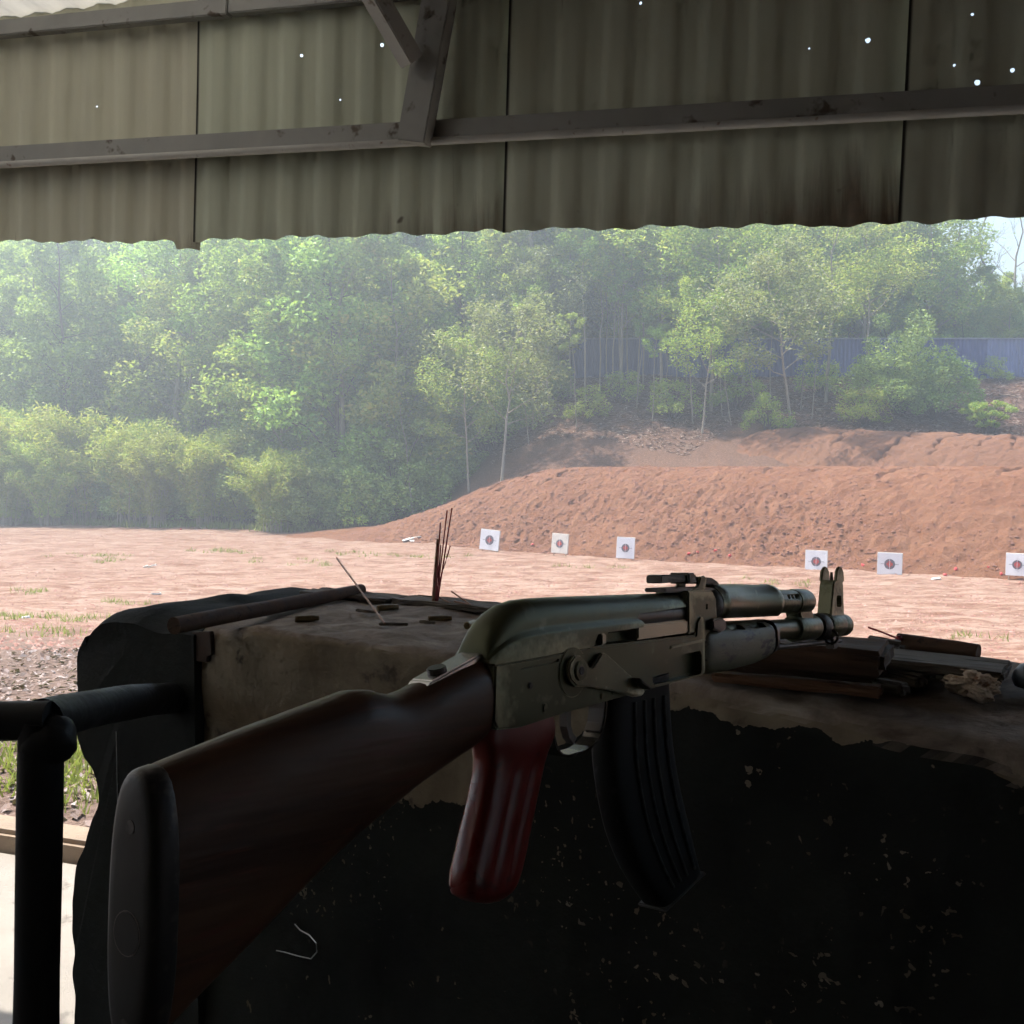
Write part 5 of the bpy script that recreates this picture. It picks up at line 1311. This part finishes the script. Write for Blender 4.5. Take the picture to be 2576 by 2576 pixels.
# ------------------------------------------------------------------ litter, grass and stones (uncountable)
M['litter'] = leaf_mat('dry_leaf_litter', [(0.12, 0.080, 0.062), (0.20, 0.145, 0.12), (0.30, 0.255, 0.24), (0.085, 0.056, 0.045)], 0.05, 0.8)
M['stick'] = leaf_mat('dry_twig', [(0.20, 0.14, 0.10), (0.34, 0.27, 0.21), (0.46, 0.38, 0.31), (0.12, 0.08, 0.06)], 0.0, 0.9)
M['grass'] = leaf_mat('grass_blade', [(0.1200, 0.1600, 0.0360), (0.1680, 0.2080, 0.0480), (0.2160, 0.2480, 0.0640), (0.2560, 0.2400, 0.0960)], 0.4)
M['clod'] = leaf_mat('soil_clod', [(0.2640, 0.1452, 0.0946), (0.3256, 0.2024, 0.1419), (0.2112, 0.1100, 0.0688), (0.4224, 0.3080, 0.2408)], 0.0, 0.95)
def stuff(name, V, q, mat, label=None):
    o = obj(name, fast_quads(name, V, q), mat); o['kind'] = 'stuff'
    if label: o['label'] = label
    return o
g = np.random.default_rng(77)
# leaf litter before the shed on the left
n = 24000; d = 3.65 + 11.5 * g.random(n) ** 1.15; s = g.uniform(-8.5, 7, n)
X = SW[0] * s + SN[0] * d; Y = SW[1] * s + SN[1] * d; keep = fbm(X * .6, Y * .6, 3) > -0.22 + 0.02 * (d - 8); X, Y = X[keep], Y[keep]
C = np.stack([X, Y, height(X, Y) + 0.012], 1)
def flat_leaves(C, size, wid, g, tilt=0.35):
    n = len(C); a = g.uniform(0, 6.28, n); d = np.stack([np.cos(a), np.sin(a), g.normal(0, tilt, n)], 1); d /= np.linalg.norm(d, axis=1)[:, None]
    sd = np.stack([-np.sin(a), np.cos(a), g.normal(0, tilt, n)], 1); L = (size * g.uniform(.5, 1.4, n))[:, None]; W_ = (wid * g.uniform(.6, 1.3, n))[:, None]
    up = np.array([0, 0, 1.0]) * W_ * .3
    V = np.stack([C - d * L / 2, C + sd * W_ / 2 + up, C + d * L / 2, C - sd * W_ / 2 + up], 1).reshape(-1, 3)
    return V, np.arange(4 * n).reshape(n, 4)
stuff('leaf_litter', *flat_leaves(C, .075, .035, g), M['litter'], 'dry brown leaf litter on the ground outside the shed')
# litter and twigs on the hillside
n = 26000; y = g.uniform(38, 52, n); x = y * g.uniform(-.02, .62, n); wq = x * WV[0] + y * WV[1]; nq = x * NV[0] + y * NV[1]
keep = ~((nq < 36.3) | ((nq < 40.8) & (wq > -19))); x, y = x[keep], y[keep]
C = np.stack([x, y, surf(x, y) + 0.03], 1)
V1, q1 = flat_leaves(C, .30, .035, g, .25)
stuff('hillside_litter', V1, q1, M['stick'], 'dry twigs and bark littering the hillside below the fence')
# clods and stones of the field
def clods(X, Y, Z, size, g):
    n = len(X); base = np.array([[1, 0, 0], [0, 1, 0], [-1, 0, 0], [0, -1, 0], [0, 0, .8]]); r = size * g.uniform(.4, 1.5, n)
    rot = g.uniform(0, 6.28, n); B = base[None] * g.uniform(.6, 1.3, (n, 5, 3)); 
    Vx = B[..., 0] * np.cos(rot)[:, None] - B[..., 1] * np.sin(rot)[:, None]; Vy = B[..., 0] * np.sin(rot)[:, None] + B[..., 1] * np.cos(rot)[:, None]
    V = np.stack([X[:, None] + Vx * r[:, None], Y[:, None] + Vy * r[:, None], Z[:, None] + B[..., 2] * r[:, None] - .2 * r[:, None]], -1).reshape(-1, 3)
    f = np.array([[0, 1, 4], [1, 2, 4], [2, 3, 4], [3, 0, 4]]); q = (np.arange(n)[:, None, None] * 5 + f[None]).reshape(-1, 3)
    return V, q
n = 16000; y = 11 + 36 * g.random(n) ** 1.3; x = y * g.uniform(-.55, .55, n); nq = x * NV[0] + y * NV[1]; keep = (nq < 27.6) | (x < -8); x, y = x[keep], y[keep]
stuff('field_clods', *clods(x, y, height(x, y), .035, g), M['clod'], 'small clods and stones strewn over the bare field')
n = 15000; wq = g.uniform(-30, 4, n); nq = 27.2 + 4.6 * g.random(n) ** 1.4; dens = smooth(fbm(wq * .16 + 9, nq * .25, 3), -0.25, 0.2); kp = g.random(n) < 0.25 + .75 * dens; wq, nq = wq[kp], nq[kp]
M['bermclod'] = leaf_mat('berm_clod', [(0.1299, 0.0572, 0.0326), (0.1705, 0.0795, 0.0457), (0.2030, 0.1034, 0.0617), (0.0975, 0.0414, 0.0240)], 0.0, 0.95)
stuff('berm_clods', *clods(wq * WV[0] + nq * NV[0], wq * WV[1] + nq * NV[1], berm_h(wq, nq), .045, g), M['bermclod'], 'loose red clods covering the face of the berm')
# grass tufts
def tufts(cx, cy, per, spread, h, g, hf=height):
    n = len(cx) * per; X = np.repeat(cx, per) + g.normal(0, spread, n); Y = np.repeat(cy, per) + g.normal(0, spread, n); Z = hf(X, Y)
    a = g.uniform(0, 6.28, n); hh = h * g.uniform(.4, 1.3, n); lx = g.normal(0, .4, n) * hh; ly = g.normal(0, .4, n) * hh; w_ = hh * .09
    b0 = np.stack([X - np.cos(a) * w_, Y - np.sin(a) * w_, Z - .01], 1); b1 = np.stack([X + np.cos(a) * w_, Y + np.sin(a) * w_, Z - .01], 1)
    t = np.stack([X + lx, Y + ly, Z + hh], 1)
    return np.stack([b0, b1, t], 1).reshape(-1, 3), np.arange(3 * n).reshape(n, 3)
cx = []; cy = []
for px, py, m in [(120, 1490, 6), (250, 1400, 9), (300, 1410, 7), (560, 1385, 10), (620, 1390, 6), (900, 1395, 6), (1000, 1400, 8), (330, 1515, 6), (130, 1560, 8), (30, 1550, 12), (1120, 1400, 5), (1900, 1470, 5), (2060, 1470, 5), (40, 1590, 8), (700, 1410, 5), (800, 1420, 6), (2400, 1600, 5), (1500, 1430, 5), (200, 1555, 4)]:
    P = ground_hit(px, py)
    for _ in range(m): cx.append(P[0] + R.gauss(0, .5)); cy.append(P[1] + R.gauss(0, .35))
V1, q1 = tufts(np.array(cx), np.array(cy), 20, .10, .10, g)
n = 60; ed = [(-30 + 23 * t, float(np.interp(-30 + 23 * t, [-40, -26, -8, -3, 2], [56.5, 54, 45, 44.5, 47]))) for t in g.random(n)]
V2, q2 = tufts(np.array([e[0] for e in ed]), np.array([e[1] for e in ed]), 70, .5, .30, g)
d = g.uniform(4.15, 5.2, 220); s = g.uniform(-7, -1.5, 220)
V3, q3 = tufts(SW[0] * s + SN[0] * d, SW[1] * s + SN[1] * d, 42, .12, .085, g)
V = np.concatenate([V1, V2, V3]); q = np.concatenate([q1, q2 + len(V1), q3 + len(V1) + len(V2)])
stuff('grass', V, q, M['grass'], 'tufts of green grass on the field and along its edge')

# ------------------------------------------------------------------ haze: pale smoke over the range
def haze():
    m = bpy.data.materials.new('haze_air'); m.use_nodes = True; nt = m.node_tree; nt.nodes.clear()
    out = nt.nodes.new('ShaderNodeOutputMaterial'); v = nt.nodes.new('ShaderNodeVolumePrincipled')
    v.inputs['Color'].default_value = (0.80, 0.88, 0.96, 1); v.inputs['Density'].default_value = HAZE; v.inputs['Anisotropy'].default_value = 0.58
    nt.links.new(v.outputs[0], out.inputs['Volume'])
    o = obj('haze', box_me('haze', 700, 700, 32), m, None, (0, 0, 12.5)); o['kind'] = 'stuff'; o['label'] = 'thin pale blue haze hanging over the range'
HAZE = 0.0062
haze()
